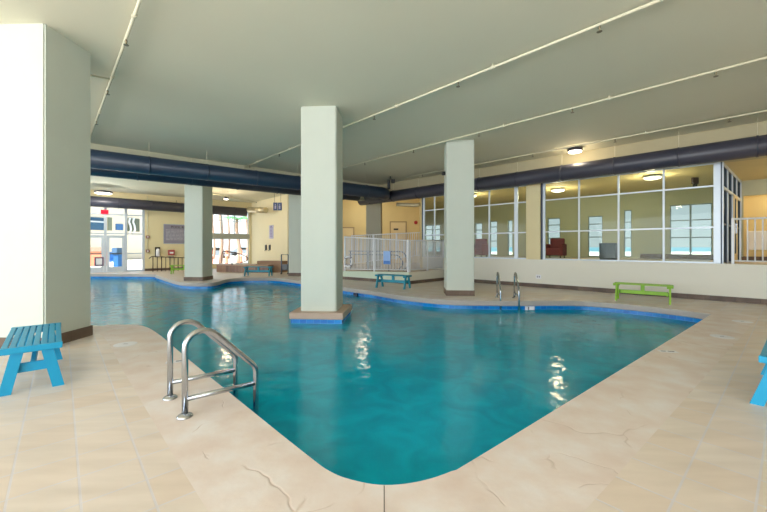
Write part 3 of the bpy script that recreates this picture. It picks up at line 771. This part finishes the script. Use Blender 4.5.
box(b, -0.1, 0.1, -0.026, -0.0205, 0.32, 0.39); obj('print', b, mat('print_violet', (120, 116, 165), 0.6), t)
for i, (px, lab) in enumerate(((266.5, 'left of two slim dark fittings on the pale wall below the lilac notice'), (270.3, 'right of two slim dark fittings on the pale wall below the lilac notice'))):
    t = thing('wall_fitting', lab, 'fitting', onRt(px, 247.5), rzR)
    b = new(); bbox(b, -0.07, 0.07, -0.09, 0.0, -0.17, 0.17, bev=0.02); obj('body', b, mat('fitting_grey', (70, 78, 84), 0.5), t)
    b = new(); lathe(b, [(0.035, 0), (0.035, 0.03)], 12, Matrix.Translation((0, -0.1, -0.21))); obj('nozzle', b, BLACK, t)
t = thing('towel_trolley', 'tubular grey blue trolley frame beside the farthest column', 'trolley', (*PD(284.8, 18.9), 0), 0.2)
for x in (-0.17, 0.17):
    for y in (-0.2, 0.2):
        b = new(); tube(b, [(x,y,0.06), (x,y,1.0)], 0.016, 8); obj('upright', b, NAVYRAIL, t)
        b = new(); lathe(b, [(0.03, 0.0), (0.045, 0.03), (0.03, 0.06)], 10, Matrix.Translation((x, y, 0))); obj('wheel', b, BLACK, t)
for z in (0.2, 1.0):
    b = new(); tube(b, [(-0.17,-0.2,z), (0.17,-0.2,z), (0.17,0.2,z), (-0.17,0.2,z)], 0.014, 8, closed=True); obj('hoop', b, NAVYRAIL, t)
b = new(); bbox(b, -0.14, 0.14, -0.16, 0.16, 0.22, 0.5, bev=0.03); obj('basket', b, mat('grey_mesh', (140, 145, 155), 0.7), t)

# spa with brown tile and curved handrail
sp0 = PD(216.5, 20.4); sp1 = PD(268, 19.6)
Sp = Line(sp0, sp1-sp0); LL = (sp1-sp0).length
t = thing('spa_tub', 'raised brown tiled spa in front of the tall rear window', 'spa', (0,0,0))
b = new(); Sp.box(b, 0, LL, 0.0, 0.36, -1.3, 0.0, 0.01); obj('tub_wall', b, SPAT, t)
b = new(); Sp.box(b, 0, LL+0.0, 0.36, 0.42, -1.3, 0.03, 0.01); obj('rim', b, mat('spa_rim', (176, 146, 124), 0.5), t)
b = new(); Sp.box(b, LL-1.0, LL+0.55, 0.0, 0.62, -1.1, -0.5, 0.01); obj('upper_bench', b, mat('spa_brown', (150, 118, 92), 0.6, var=0.2), t)
t = thing('spa_handrail', 'curved dark brown handrail rising over the spa in front of the window', 'handrail', (0,0,0))
def sp(s, o_, z): return Sp.pt(s, o_, z)
c_ = [(222, 263), (222, 254), (224, 251.5), (232, 252.3), (240, 254), (246, 256.5), (248, 259), (245, 261.5), (239, 262.5)]
dd_ = 19.9
b = new(); pts = [Vector(((px-CX)/F*(dd_), dd_, H+(HZ-py)*dd_/F)) for px, py in c_]
pts = [Vector((q.x, q.y, q.z)) for q in crom(pts, 4)]
tube(b, pts, 0.028, 8); obj('rail', b, DARKMET, t)
b = new(); x = (232-CX)/F*dd_; tube(b, [(x, dd_, 0.4), (x, dd_, H+(HZ-252.4)*dd_/F)], 0.022, 8); obj('post', b, DARKMET, t)

# ------------------------------------------------------------------ benches
def bench(m, label, loc, rz, L=1.22, group=None, splay=0.215):
    t = thing('bench', label, 'bench', loc, rz, group)
    W = 0.43; Hh = 0.45; ns = 8; gap = 0.012; sw = (W-gap*(ns-1))/ns
    for k in range(ns):
        x = -W/2+k*(sw+gap); b = new(); bbox(b, x, x+sw, -L/2+0.022, L/2-0.022, Hh-0.022, Hh, bev=0.003); obj('slat', b, m, t)
    for s in (-1, 1):
        b = new(); bbox(b, -W/2-0.006, W/2+0.006, s*L/2-0.022, s*L/2+0.022, Hh-0.06, Hh, bev=0.006); obj('end_rail', b, m, t)
        y = s*(L/2-0.075)
        b = new(); bbox(b, -W/2+0.02, W/2-0.02, y-0.03, y+0.014, Hh-0.075, Hh-0.023, bev=0.003); obj('crosspiece', b, m, t)
        for q in (-1, 1):                      # splayed plank legs
            b = new(); yy = s*(L/2-0.045)
            xt, xb = q*0.10, q*splay; w = 0.045
            vs = [(xt-w, Hh-0.03), (xt+w, Hh-0.03), (xb+w, 0.0), (xb-w, 0.0)]
            lo = [b.verts.new((x, yy-0.018, z)) for x, z in vs]; hi = [b.verts.new((x, yy+0.018, z)) for x, z in vs]
            b.faces.new(lo); b.faces.new(hi[::-1])
            for i in range(4): b.faces.new((lo[i], lo[(i+1) % 4], hi[(i+1) % 4], hi[i]))
            obj('leg', b, m, t)
        b = new(); bbox(b, -0.15, 0.15, s*(L/2-0.095)-0.015, s*(L/2-0.095)+0.015, 0.18, 0.27, bev=0.003); obj('stretcher', b, m, t)
    b = new(); bbox(b, -0.018, 0.018, -L/2+0.11, L/2-0.11, 0.185, 0.275, bev=0.003); obj('long_stretcher', b, m, t)
    b = new(); bbox(b, -0.03, 0.03, -0.04, 0.04, 0.27, Hh-0.02, bev=0.003); obj('centre_block', b, m, t)
    return t
def bench_dir(dx, dy): return math.atan2(dy, dx)-math.pi/2
# nearest left: front end between its two measured feet
f1, f2, f3 = G(57, 385), G(6, 395.5), G(60, 358.6)
v = Vector((-0.67, 0.742)); mid = (f1+f2)/2
bl = mid + v*0.56
bench(TURQ, 'turquoise slatted bench beside the nearest left column', (bl.x, bl.y, 0), bench_dir(v.x, v.y), splay=0.19)
q_ = Vector((0.76, 0.65)).normalized()
cr = Vector((3.30, 3.185)) + q_*0.61 + Vector((0.65, -0.76))*0.215
bench(TURQ, 'turquoise slatted bench cut off by the right edge of the picture', (cr.x, cr.y, 0), bench_dir(q_.x, q_.y), splay=0.235)
a1, a2 = G(381, 287.3), G(404, 288.9); c_b = (a1+a2)/2
bench(TURQ_SHADE, 'teal bench in front of the white railing on the far deck', (c_b.x+0.03, c_b.y+0.05, 0), bench_dir(0.86, -0.5), 1.16)
a1, a2 = G(619, 299.6), G(668, 303.4); c_b = (a1+a2)/2
bench(LIME, 'lime green bench against the cream wall under the long window', (c_b.x, c_b.y, 0), bench_dir(a2.x-a1.x, a2.y-a1.y), 1.2)
c_b = PD(258.5, 17.6)
bench(TURQ_SHADE, 'teal bench in front of the brown tiled spa', (c_b.x, c_b.y, 0), bench_dir(1, -0.03), 1.27)
c_b = PD(184, 19.2)
bench(LIME, 'lime green bench half hidden behind the far left column', (c_b.x, c_b.y, 0), bench_dir(1, 0.3), 1.2)

# ------------------------------------------------------------------ pool ladders
def ladder(f_mid, nrm, label, sp=0.25, reach=0.60):
    nrm = Vector(nrm).normalized(); rz = math.atan2(nrm.y, nrm.x)
    t = thing('pool_ladder', label, 'ladder', (f_mid.x, f_mid.y, 0), rz)
    for s in (-1, 1):
        y = s*sp
        pts = fillet([(0, y, 0.0), (0, y, 0.80), (0.26, y, 0.70), (reach, y, 0.27), (reach, y, -1.15)], [0.14, 0.12, 0.07], 8)
        pts = fillet([(0, y, 0.0), (0, y, 0.75), (0.22, y, 0.665), (reach, y, 0.28), (reach, y, -1.15)], [0.13, 0.16, 0.14], 9)
        b = new(); tube(b, pts, 0.0245, 18); rail = obj('handrail', b, STEEL, t)
        b = new(); tube(b, [(0, y, 0.145), (reach, y, 0.125)], 0.0215, 16); obj('crossbar', b, STEEL, rail)
        b = new(); lathe(b, [(0.062, 0.0), (0.062, 0.006), (0.052, 0.018), (0.032, 0.026), (0.028, 0.03)], 26, Matrix.Translation((0, y, 0))); obj('flange', b, STEEL, t)
    for z in (-0.40, -0.66, -0.92):
        b = new(); bbox(b, reach-0.05, reach+0.05, -sp, sp, z-0.015, z+0.015, bev=0.008); obj('tread', b, mat('tread_white', (210, 222, 226), 0.4), t)
    return t
g1, g2 = G(185.5, 416.5), G(169.7, 398.3)
ladder((g1+g2)/2, (0.735, 0.678), 'shiny steel pool ladder in the foreground by the left pool edge', (g1-g2).length/2)
g1, g2 = G(497.2, 297.6), G(514.3, 297.8)
ladder((g1+g2)/2, (-0.16, -1), 'steel pool ladder on the far edge right of the deck column', (g1-g2).length/2)

# ------------------------------------------------------------------ deck inserts
def lid(px, py, label):
    p = G(px, py); t = thing('skimmer_lid', label, 'lid', (p.x, p.y, 0), 0)
    b = new(); lathe(b, [(0.145, 0.0), (0.145, 0.002), (0.13, 0.004)], 28); obj('cover', b, GROUTW, t)
    b = new(); box(b, -0.03, 0.03, -0.008, 0.008, 0.0042, 0.006); obj('finger_grip', b, SIGNG, t)
lid(125.5, 344.2, 'round white skimmer lid in the deck right of the nearest left column')
lid(722, 336.6, 'round white skimmer lid on the right deck, nearer of the two')
lid(742.5, 321.6, 'round white skimmer lid on the right deck, farther of the two')
def marker(px, py, label, rz):
    p = G(px, py); t = thing('depth_marker', label, 'marker tile', (p.x, p.y, 0), rz)
    b = new(); bbox(b, -0.11, 0.11, -0.05, 0.05, 0.0, 0.004, bev=0.002); obj('tile', b, GROUTW, t)
    b = new(); box(b, -0.085, -0.03, -0.012, 0.012, 0.0042, 0.006); box(b, 0.0, 0.075, -0.012, 0.012, 0.0042, 0.006); obj('marking', b, mat('marker_ink', (70, 70, 90), 0.5), t)
marker(668, 351.6, 'small white marker tile with dark marks on the right pool edge', -0.15)
marker(176, 361.6, 'small white marker tile seen between the two near ladder rails', 0.4)
def wl_marker(px, m, label, wd):
    # mounted on the waterline tile under the coping
    best = min(POOL, key=lambda q: abs((q.x/q.y)-(px-CX)/F) + (0 if q.y > 9 else 9))
    t = thing('waterline_marker', label, 'marker tile', (best.x, best.y, -0.19), 0)
    i = POOL.index(best); dv = (POOL[(i+1) % n]-POOL[i-1]).normalized(); t.rotation_euler = (0,0,math.atan2(dv.y, dv.x))
    s = 1 if SG > 0 else -1
    b = new(); bbox(b, -wd/2, wd/2, -0.026, 0.012, -0.045, 0.045, bev=0.003); obj('tile', b, m, t)
    return t
wm = wl_marker(530.5, GROUTW, 'white depth marker tile at the far waterline right of the far ladder', 0.24)
b = new(); box(b, -0.05, -0.025, 0.0125, 0.015, -0.04, 0.04); box(b, -0.05, -0.025, -0.029, -0.0265, -0.04, 0.04); obj('digit', b, DARKTILE, wm)
wl_marker(353.5, DARKTILE, 'dark marker tile at the far waterline just right of the pool column', 0.2)

# ------------------------------------------------------------------ ducts
def duct(label, pts, r, m, seams=1.5, group=None, pipes=True):
    t = thing('air_duct', label, 'duct', (0,0,0), 0, group)
    b = new(); tube(b, pts, r, 28); obj('tube', b, m, t)
    P = [Vector(p) for p in pts]; acc = 0
    for a, c in zip(P, P[1:]):
        Ls = (c-a).length; d = (c-a).normalized()
        if Ls < 1.2: continue
        k = int(Ls/seams)
        for i in range(1, k+1):
            p = a+d*(i*Ls/(k+0.5))
            b = new(); tube(b, [p-d*0.02, p+d*0.02], r+0.012, 28); obj('seam_band', b, m, t)
            b = new(); tube(b, [p+Vector((0,0,r)), Vector((p.x, p.y, ZC))], 0.006, 6); obj('hanger_rod', b, PIPE, t)
    return t
r_ = 0.245
duct('long charcoal round duct over the windows of the right wall', [Mw.pt(-9, 0.5, 3.82), Mw.pt(13.5, 0.5, 3.72)], r_, DUCT)
dA = Vector((-7.95, 9.8)); uq = Vector((4.82, 3.8)).normalized(); up = Vector((-uq.y, uq.x))
e = dA+uq*10.1
def V3(p, z): return Vector((p.x, p.y, z))
duct('nearer of the two navy ducts running side by side at the upper left', fillet([V3(dA-uq*8, 3.80), V3(e+uq*0.35, 3.78), V3(e+uq*0.35+up*1.6, 3.78)], [0.5]), r_+0.01, DUCTB)
dB = dA+up*1.25
duct('farther of the two navy ducts running side by side at the upper left', [V3(dB-uq*8, 3.77), V3(dB+uq*9.6, 3.77)], r_, DUCTB)
duct('dark grey duct over the glazed doors and notice wall at far left', [V3(Bw.pt(-9, 0.75).xy, 3.85), V3(Bw.pt(sl(246, 0.75), 0.75).xy, 3.72)], 0.28, DUCT)
a = Bw.pt(sl(249, 0.75), 0.75); c = Bw.pt(sl(268, 0.75), 0.75)
pA = PD(249, 22.5); pB = PD(266, 21.5)
duct('short foil wrapped duct stub right of the tall rear window', [(pA.x, pA.y, H+(HZ-209.5)*22.5/F), (pB.x, pB.y, H+(HZ-210.2)*21.5/F)], 0.17, TAPE)
duct('pale curved flexible duct left of the tall glazing behind the railings', [V3(PD(397, 17.5), 3.45), V3(PD(404, 17.3), 3.42), V3(PD(413, 17.0), 3.36), V3(PD(417, 16.9), 3.35), V3(PD(420, 16.8), 3.38)], 0.09, TAPE)

# ------------------------------------------------------------------ sprinkler pipes
def Cp(px, py): return G2(px, py)
def G2(px, py, z=4.41):
    d = (z-H)*F/(HZ-py); return Vector(((px-CX)/F*d, d))
def sprinkler_pipe(p0, p1, label, ext0=0.0, ext1=0.0, r=0.021, step=2.3, heads=True):
    a, c = G2(*p0), G2(*p1); d = (c-a).normalized(); a = a-d*ext0; c = c+d*ext1
    t = thing('sprinkler_pipe', label, 'pipe', (0,0,0))
    b = new(); tube(b, [V3(a, 4.41), V3(c, 4.41)], r, 10); obj('tube', b, PIPE, t)
    Ls = (c-a).length; k = max(1, int(Ls/step))
    for i in range(k):
        p = V3(a+d*(0.6+i*step), 4.41)
        b = new(); tube(b, [p-Vector((d.x,d.y,0))*0.03, p+Vector((d.x,d.y,0))*0.03], r*1.5, 10); tube(b, [p, p+Vector((0,0,0.07))], 0.012, 6); obj('hanger_clamp', b, PIPE, t)
        if heads:
            p2 = V3(a+d*(1.3+i*step), 4.41)
            b = new(); lathe(b, [(0.012, -0.02), (0.018, -0.05), (0.01, -0.06), (0.01, -0.09), (0.035, -0.095), (0.035, -0.10)], 10, Matrix.Translation(p2)); obj('sprinkler_head', b, BRASS, t)
sprinkler_pipe((653.8, 2.6), (238.5, 169.6), 'cream sprinkler pipe crossing the ceiling, passing behind the pool column', ext0=3)
sprinkler_pipe((767, 57.4), (343, 167.8), 'cream sprinkler pipe on the ceiling passing over the far deck column', ext0=3, ext1=0.8)
sprinkler_pipe((767, 110.6), (404, 177.6), 'cream sprinkler pipe on the ceiling closest to the right wall', ext0=3)
sprinkler_pipe((140, 0), (89.5, 139.5), 'cream sprinkler pipe at upper left beside the nearest column', ext0=2.5, ext1=0.4)
sprinkler_pipe((88.8, 74.8), (111, 79.6), 'short cream branch pipe at upper left behind the nearest column', ext0=1.0, r=0.018, heads=False)
sprinkler_pipe((203, 192), (265, 204), 'cream pipe under the ceiling above the spa', r=0.03, heads=False)

# ------------------------------------------------------------------ lights and ceiling devices
WARM = (1.0, 0.80, 0.52); COOLW = (1.0, 0.93, 0.85)
EM = emis('lamp_glow', (255, 244, 222), 5.0)
def ceiling_light(x, y, zc, label, power, col=WARM, r=0.2, h=0.14, cap=DUCT, spot=False):
    t = thing('ceiling_light', label, 'light', (x, y, zc))
    b = new(); lathe(b, [(r*0.5, 0.0), (r, -0.03), (r, -h+0.03), (r*0.98, -h+0.02)], 24); obj('housing', b, cap, t)
    b = new(); lathe(b, [(r*0.9, -h+0.02), (r*0.86, -h-0.01), (r*0.5, -h-0.03)], 24); obj('diffuser', b, EM, t)
    l = bpy.data.lights.new('lamp', 'POINT'); l.energy = power; l.color = col; l.shadow_soft_size = 0.12
    lo = bpy.data.objects.new('lamp', l); COL.objects.link(lo); lo.parent = t; lo.location = (0, 0, -h-0.2)
    return t
p = G2(575, 147.5, ZC)
ceiling_light(p.x, p.y, ZC, 'square edged lit ceiling light above the duct of the right wall', 9, r=0.21)
p = PD(103.5, 18.2)
ceiling_light(p.x, p.y, ZC-0.25, 'bright ceiling light at far left above the glazed doors', 40, COOLW, 0.38)
p = G2(652.5, 175.5, 3.62); ceiling_light(p.x, p.y, 3.62, 'oval lit ceiling light inside the glazed room, rightmost of three', 35, r=0.24, h=0.09, cap=WHITEM)
p = PD(558, 13.8); ceiling_light(p.x, p.y, 3.62, 'lit ceiling light inside the glazed room behind the left pane of the long window', 35, r=0.24, h=0.09, cap=WHITEM)
p = PD(470.5, 15.3); ceiling_light(p.x, p.y, 3.62, 'lit ceiling light inside the glazed room just right of the far deck column', 35, r=0.26, h=0.09, cap=WHITEM)
p = PD(226, 20.0); ceiling_light(p.x, p.y, ZC-0.3, 'small lit lamp under the ceiling left of the spa, below the navy ducts', 25, r=0.12)
def lamp(loc, e, col=WARM, size=0.3):
    l = bpy.data.lights.new('lamp', 'POINT'); l.energy = e; l.color = col; l.shadow_soft_size = size
    o = bpy.data.objects.new('corridor_lamp', l); COL.objects.link(o); o.location = loc; tag(o, kind='structure')
lamp(Mw.pt((sd0+sd1)/2, OC-0.4, 2.95), 12, (1, 0.82, 0.5))
lamp((-1.1, 20.3, 3.9), 24, (1, 0.90, 0.72))
lamp(Mw.pt(-2.0, -2.0, 3.2), 18, (1, 0.85, 0.6))

t = thing('loudspeaker', 'black twin loudspeaker hanging where the ducts meet', 'speaker', (*PD(390.3, 15.8), 4.2))
b = new(); bbox(b, -0.13, 0.0, -0.1, 0.1, -0.28, 0.12, bev=0.02); obj('cabinet', b, BLACK, t)
b = new(); bbox(b, 0.03, 0.2, -0.09, 0.09, -0.02, 0.14, bev=0.02); obj('horn', b, BLACK, t)
b = new(); tube(b, [(0.0, 0, 0.1), (0.0, 0, 0.27)], 0.02, 8); obj('bracket', b, BLACK, t)
t = thing('security_camera', 'small dark camera high on the left side of the far deck column', 'camera', (*PD(443.5, 10.85), H+(HZ-173.5)*10.85/F))
b = new(); bbox(b, -0.05, 0.05, -0.06, 0.06, -0.05, 0.05, bev=0.015); obj('body', b, BLACK, t)
b = new(); tube(b, [(0.02, 0, 0), (0.09, 0, 0)], 0.015, 8); obj('bracket', b, BLACK, t)
p = G2(699, 168, 3.62)
t = thing('exit_light', 'small dark red ceiling fitting inside the glazed room, right pane', 'fitting', (*PD(695, 11.6), 3.62))
b = new(); bbox(b, -0.1, 0.1, -0.03, 0.03, -0.2, 0.0, bev=0.01); obj('body', b, mat('dark_maroon', (70, 45, 45)), t)
b = new(); box(b, -0.03, 0.03, -0.05, 0.05, -0.3, -0.2); obj('lens', b, BLACK, t)

# ------------------------------------------------------------------ outside
b = new(); box(b, -90, 90, -60, 120, -0.25, -0.06)
# leave the pool and floor area open by building the ground as a frame
b.free()
far_out = [Vector(p) for p in ((-110,-70),(110,-70),(110,120),(-110,120))]
b = fill([far_out, OUT], lambda c: inside(c, far_out) and not inside(c, OUT))
for v in b.verts: v.co.z = -0.03
o = struct('ground', b, SANDM)
b = new(); box(b, -60, 1500, 110, 1500, -0.3, -0.02); struct('sea', b, mat('sea_water', (84, 128, 138), 0.5, var=0.05, scale=0.2))
# neighbour building seen through the doors
def outp(px, d): return PD(px, d)
Nb = Line(PD(70, 36), PD(150, 44)-PD(70, 36))
def nz(px, py): return Nb.z_at(px, py)
t = thing('neighbour_building', 'pale stucco building outside beyond the glazed doors', 'building', (0,0,0))
b = new(); Nb.box(b, -14, Nb.s_at(147), 0, 9, -6, 0); obj('wall', b, STUCCO, t)
b = new(); Nb.box(b, Nb.s_at(70), Nb.s_at(104), nz(95, 230), nz(95, 217.5), 0.0, 0.15); obj('window_band', b, BLUEGL, t)
b = new(); Nb.box(b, Nb.s_at(70), Nb.s_at(104), nz(95, 222.4), nz(95, 221.0), 0.15, 0.35); obj('balcony_rail', b, ALU, t)
b = new(); Nb.box(b, Nb.s_at(107.5), Nb.s_at(111.5), nz(109, 230.5), nz(109, 217.5), 0.0, 0.1); obj('window', b, mat('dim_glass', (120, 128, 110), 0.3), t)
b = new(); Nb.box(b, Nb.s_at(115.5), Nb.s_at(122.5), nz(119, 230.2), nz(119, 224), 0.0, 0.12); obj('blue_panel', b, mat('panel_blue', (60, 110, 165), 0.5), t)
b = new(); Nb.box(b, Nb.s_at(127.5), Nb.s_at(139), nz(133, 231.5), nz(133, 218.5), 0.0, 0.1); obj('window', b, mat('leafy_glass', (92, 100, 84), 0.4), t)
b = new()
for px in (130, 134):
    d0 = Nb.pt(Nb.s_at(px)).y-0.5
    tube(b, [V3(PD(px+dx, d0), H+(HZ-py)*d0/F) for dx, py in ((0, 218), (-1.0, 222), (0.6, 226), (1.0, 230), (-1, 233))], 0.10, 8)
o = obj('drain_pipes', b, WHITEM, t)
t = thing('barrier_wall', 'low orange barrier outside the left glass door', 'barrier', (*PD(92, 27), 0), 0.3)
b = new(); bbox(b, -2.6, 1.0, -0.1, 0.1, 0.0, 1.05, bev=0.02); obj('panel', b, ORANGE, t)
b = new(); bbox(b, -2.6, 1.0, -0.14, 0.14, 1.05, 1.4, bev=0.02); obj('cap', b, mat('barrier_brown', (170, 135, 115), 0.6), t)
t = thing('deck_chair', 'blue fabric deck chair outside the right glass door', 'chair', (*PD(114, 25.5), 0), 0.4)
b = new(); bbox(b, -0.32, 0.32, -0.3, 0.3, 0.38, 0.46, bev=0.02); obj('seat', b, TOWEL, t)
b = new(); bbox(b, -0.32, 0.32, 0.26, 0.34, 0.42, 1.05, bev=0.02); obj('backrest', b, TOWEL, t)
for x in (-0.28, 0.28):
    for y in (-0.26, 0.26):
        b = new(); tube(b, [(x,y,0), (x,y,0.4)], 0.02, 8); obj('leg', b, WHITEM, t)
t = thing('deck_chair', 'dark blue draped chair standing outside close behind the right glass door', 'chair', (*PD(118.5, 24.6), 0), -0.3)
b = new(); bbox(b, -0.25, 0.25, -0.3, 0.3, 0.9, 1.35, bev=0.05); obj('towel', b, mat('slate_blue_fabric', (60, 90, 120), 0.8), t)
b = new(); bbox(b, -0.22, 0.22, -0.2, 0.2, 0.0, 0.9, bev=0.02); obj('frame', b, TOWEL, t)
# palms and barrier posts beyond the tall window
def palm(px, d, h, label, crown=True, n_=11, r=0.2):
    p = PD(px, d); t = thing('palm_tree', label, 'tree', (p.x, p.y, -0.03))
    pts = [(0.12*math.sin(k*0.7), 0, h*k/8) for k in range(9)]
    b = new(); tube(b, pts, r, 12, radii=[r*(1.15-0.4*k/8) for k in range(9)]); obj('trunk', b, TRUNK, t)
    if crown:
        for k in range(n_):
            a = 2*math.pi*k/n_+random.uniform(-.2, .2); b = new(); L_ = random.uniform(1.5, 2.0); prev = None
            ml = 10
            for i in range(ml+1):
                s = i/ml; x = s*L_; z = 0.5*math.sin(s*2.2)-1.15*s*s; w = 0.34*math.sin(min(1, s*1.15+0.12)*math.pi)*0.9+0.02
                c0_ = Vector((math.cos(a)*x, math.sin(a)*x, z)); sd = Vector((-math.sin(a), math.cos(a), 0))
                cur = (c0_, c0_+sd*w+Vector((0,0,-w*0.6)), c0_-sd*w+Vector((0,0,-w*0.6)))
                if prev:
                    for j, sgn in ((1, 1), (2, -1)):
                        q0 = prev[0]; q1 = prev[j]; mid_ = prev[0].lerp(cur[0], 0.6)
                        vv = [b.verts.new(q0), b.verts.new(mid_), b.verts.new(cur[j]), ]
                        b.faces.new(vv)
                prev = cur
            o = obj('frond', b, LEAF, t); o.location = (pts[-1][0], 0, h-0.05)
    return t
palm(220.5, 30, 7.0, 'brown palm trunk outside behind the left part of the tall rear window', r=0.14)
palm(238, 29, 3.7, 'small green crowned palm outside behind the right part of the tall rear window', r=0.15)
palm(228.5, 44, 7.6, 'distant palm outside behind the middle of the tall rear window', r=0.13)
palm(213.5, 42, 5.4, 'distant palm outside behind the left edge of the tall rear window', r=0.13)
palm(247, 40, 6.5, 'distant palm outside behind the right edge of the tall rear window', r=0.14)
for i, (px, lab) in enumerate(((211.5, 'orange traffic post outside, leftmost behind the lower rear window'), (226.5, 'orange traffic post outside, middle one behind the lower rear window'), (241, 'orange traffic post outside, rightmost behind the lower rear window'))):
    t = thing('traffic_post', lab, 'post', (*PD(px, 29), -0.03))
    b = new(); lathe(b, [(0.16, 0), (0.12, 0.05), (0.10, 1.15), (0.04, 1.25)], 14); obj('post', b, ORANGE, t)
    b = new(); lathe(b, [(0.125, 0.7), (0.125, 0.85)], 14); obj('band', b, SIGNW, t)
def car(px, d, label):
    t = thing('car', label, 'car', (*PD(px, d), -0.03), 0.5)
    b = new(); prof = [(-2.1,0.35),(-2.1,0.8),(-1.4,0.95),(-0.9,1.4),(0.8,1.4),(1.4,0.95),(2.1,0.85),(2.1,0.35)]
    lo = [b.verts.new((x,-0.8,z)) for x, z in prof]; hi = [b.verts.new((x,0.8,z)) for x, z in prof]
    b.faces.new(lo); b.faces.new(hi[::-1])
    for i in range(8): b.faces.new((lo[i], lo[(i+1) % 8], hi[(i+1) % 8], hi[i]))
    obj('body', b, CARP, t)
    b = new(); box(b, -0.85, 0.75, -0.81, 0.81, 1.0, 1.33); obj('window', b, BLACK, t)
    for x in (-1.3, 1.3):
        for y in (-0.8, 0.65):
            b = new(); lathe(b, [(0.33, 0), (0.33, 0.16)], 18, Matrix.Translation((x, y+0.16, 0.33)) @ Matrix.Rotation(math.pi/2, 4, 'X')); obj('wheel', b, BLACK, t)
car(213, 46, 'grey car parked outside seen at the left of the lower rear window')
car(243, 60, 'grey car parked outside seen at the right of the lower rear window')

# ------------------------------------------------------------------ unseen enclosure behind and beside the viewpoint
b = new(); box(b, 6, 20.2, -7.2, -7.0, 0, ZC); struct('wall_rear', b, YELLOW)
b = new(); box(b, 20, 20.2, -7, 0.5, 0, ZC); struct('wall_far_right', b, YELLOW)
b = new()
for k in range(12):
    x = -23+k*2.636; box(b, x-0.04, x+0.04, -7.1, -7.0, 0, ZC)
for z in (0.05, 1.1, 3.2, ZC-0.05): box(b, -23, 6, -7.09, -7.01, z-0.03, z+0.03)
struct('window_15', b, ALU)
b = new()
for k in range(9):
    y = -7+k*2.5; box(b, -23.1, -23.0, y-0.04, y+0.04, 0, ZC)
for z in (0.05, 1.1, 3.2, ZC-0.05): box(b, -23.09, -23.01, -7, 13.5, z-0.03, z+0.03)
struct('window_16', b, ALU)

# ------------------------------------------------------------------ daylight
W = bpy.data.worlds.new('sky'); S.world = W; W.use_nodes = True; nt = W.node_tree; nt.nodes.clear()
out = nt.nodes.new('ShaderNodeOutputWorld'); bg = nt.nodes.new('ShaderNodeBackground')
tc = nt.nodes.new('ShaderNodeTexCoord'); sx_ = nt.nodes.new('ShaderNodeSeparateXYZ'); nt.links.new(tc.outputs['Generated'], sx_.inputs[0])
rp = nt.nodes.new('ShaderNodeValToRGB'); e_ = rp.color_ramp.elements
e_[0].position = 0.0; e_[0].color = (0.86, 0.93, 1.0, 1); e_[1].position = 0.6; e_[1].color = (0.50, 0.72, 1.0, 1)
nt.links.new(sx_.outputs['Z'], rp.inputs[0]); dp_ = nt.nodes.new('ShaderNodeVectorMath'); dp_.operation = 'DOT_PRODUCT'; dp_.inputs[1].default_value = (-0.93, 0.25, 0.25)
nt.links.new(tc.outputs['Generated'], dp_.inputs[0])
mr_ = nt.nodes.new('ShaderNodeMapRange'); mr_.inputs[1].default_value = 0.2; mr_.inputs[2].default_value = 0.7; mr_.inputs[3].default_value = 0.92; mr_.inputs[4].default_value = 2.6
nt.links.new(dp_.outputs['Value'], mr_.inputs[0])
vm_ = nt.nodes.new('ShaderNodeVectorMath'); vm_.operation = 'SCALE'; nt.links.new(rp.outputs[0], vm_.inputs[0]); nt.links.new(mr_.outputs[0], vm_.inputs['Scale'])
nt.links.new(vm_.outputs[0], bg.inputs[0]); bg.inputs[1].default_value = 0.52
nt.links.new(bg.outputs[0], out.inputs[0])
def area(name, loc, rot, sx, sy, e, col):
    l = bpy.data.lights.new(name, 'AREA'); l.shape = 'RECTANGLE'; l.size = sx; l.size_y = sy; l.energy = e; l.color = col
    o = bpy.data.objects.new(name, l); COL.objects.link(o); o.location = loc; o.rotation_euler = rot; tag(o, kind='structure')
R90 = math.pi/2
sl_ = bpy.data.lights.new('sun', 'SUN'); sl_.energy = 6.5; sl_.angle = 0.03; sl_.color = (0.97, 0.98, 1.0)
so_ = bpy.data.objects.new('sun', sl_); COL.objects.link(so_); tag(so_, kind='structure')
so_.rotation_euler = Vector((0.28, 0.45, -0.86)).to_track_quat('-Z', 'Y').to_euler()
area('window_daylight_rear', (-8, -6.8, 2.1), (R90-0.3, 0, -0.15), 21, 3.8, 840, (0.84, 0.92, 1.0))
area('window_daylight_left', (-22.7, 3.5, 2.1), (R90, 0, -R90), 18, 3.8, 360, (0.84, 0.92, 1.0))

GR = {'column': 'square plaster columns', 'bench': 'painted slatted benches around the pool', 'pool_ladder': 'steel pool ladders', 'ceiling_light': 'ceiling lights',
      'air_duct': 'round air ducts under the ceiling', 'sprinkler_pipe': 'sprinkler pipes on the ceiling', 'skimmer_lid': 'white lids in the deck', 'depth_marker': 'marker tiles on the pool edge',
      'waterline_marker': 'marker tiles at the waterline', 'railing': 'white picket railings', 'armchair': 'armchairs in the glazed room', 'alarm_call_point': 'alarm call points on the conduit',
      'wall_fitting': 'slim wall fittings', 'palm_tree': 'palms outside the rear window', 'traffic_post': 'orange posts outside', 'car': 'parked cars outside'}
for o in bpy.data.objects:
    k = o.name.split('.')[0]
    if o.parent is None and k in GR and 'label' in o: o['group'] = GR[k]
# ------------------------------------------------------------------ camera
cam = bpy.data.cameras.new('camera'); co = bpy.data.objects.new('camera', cam); COL.objects.link(co)
cam.sensor_width = 36; cam.lens = F/767*36; cam.shift_y = -9/767
co.location = (0, 0, H); co.rotation_euler = (R90, 0, 0); cam.clip_start = 0.05; cam.clip_end = 2000
S.camera = co
S.view_settings.view_transform = 'Standard'; S.view_settings.look = 'None'; S.view_settings.gamma = 1; S.view_settings.use_curve_mapping = False
S.view_settings.exposure = 1.03
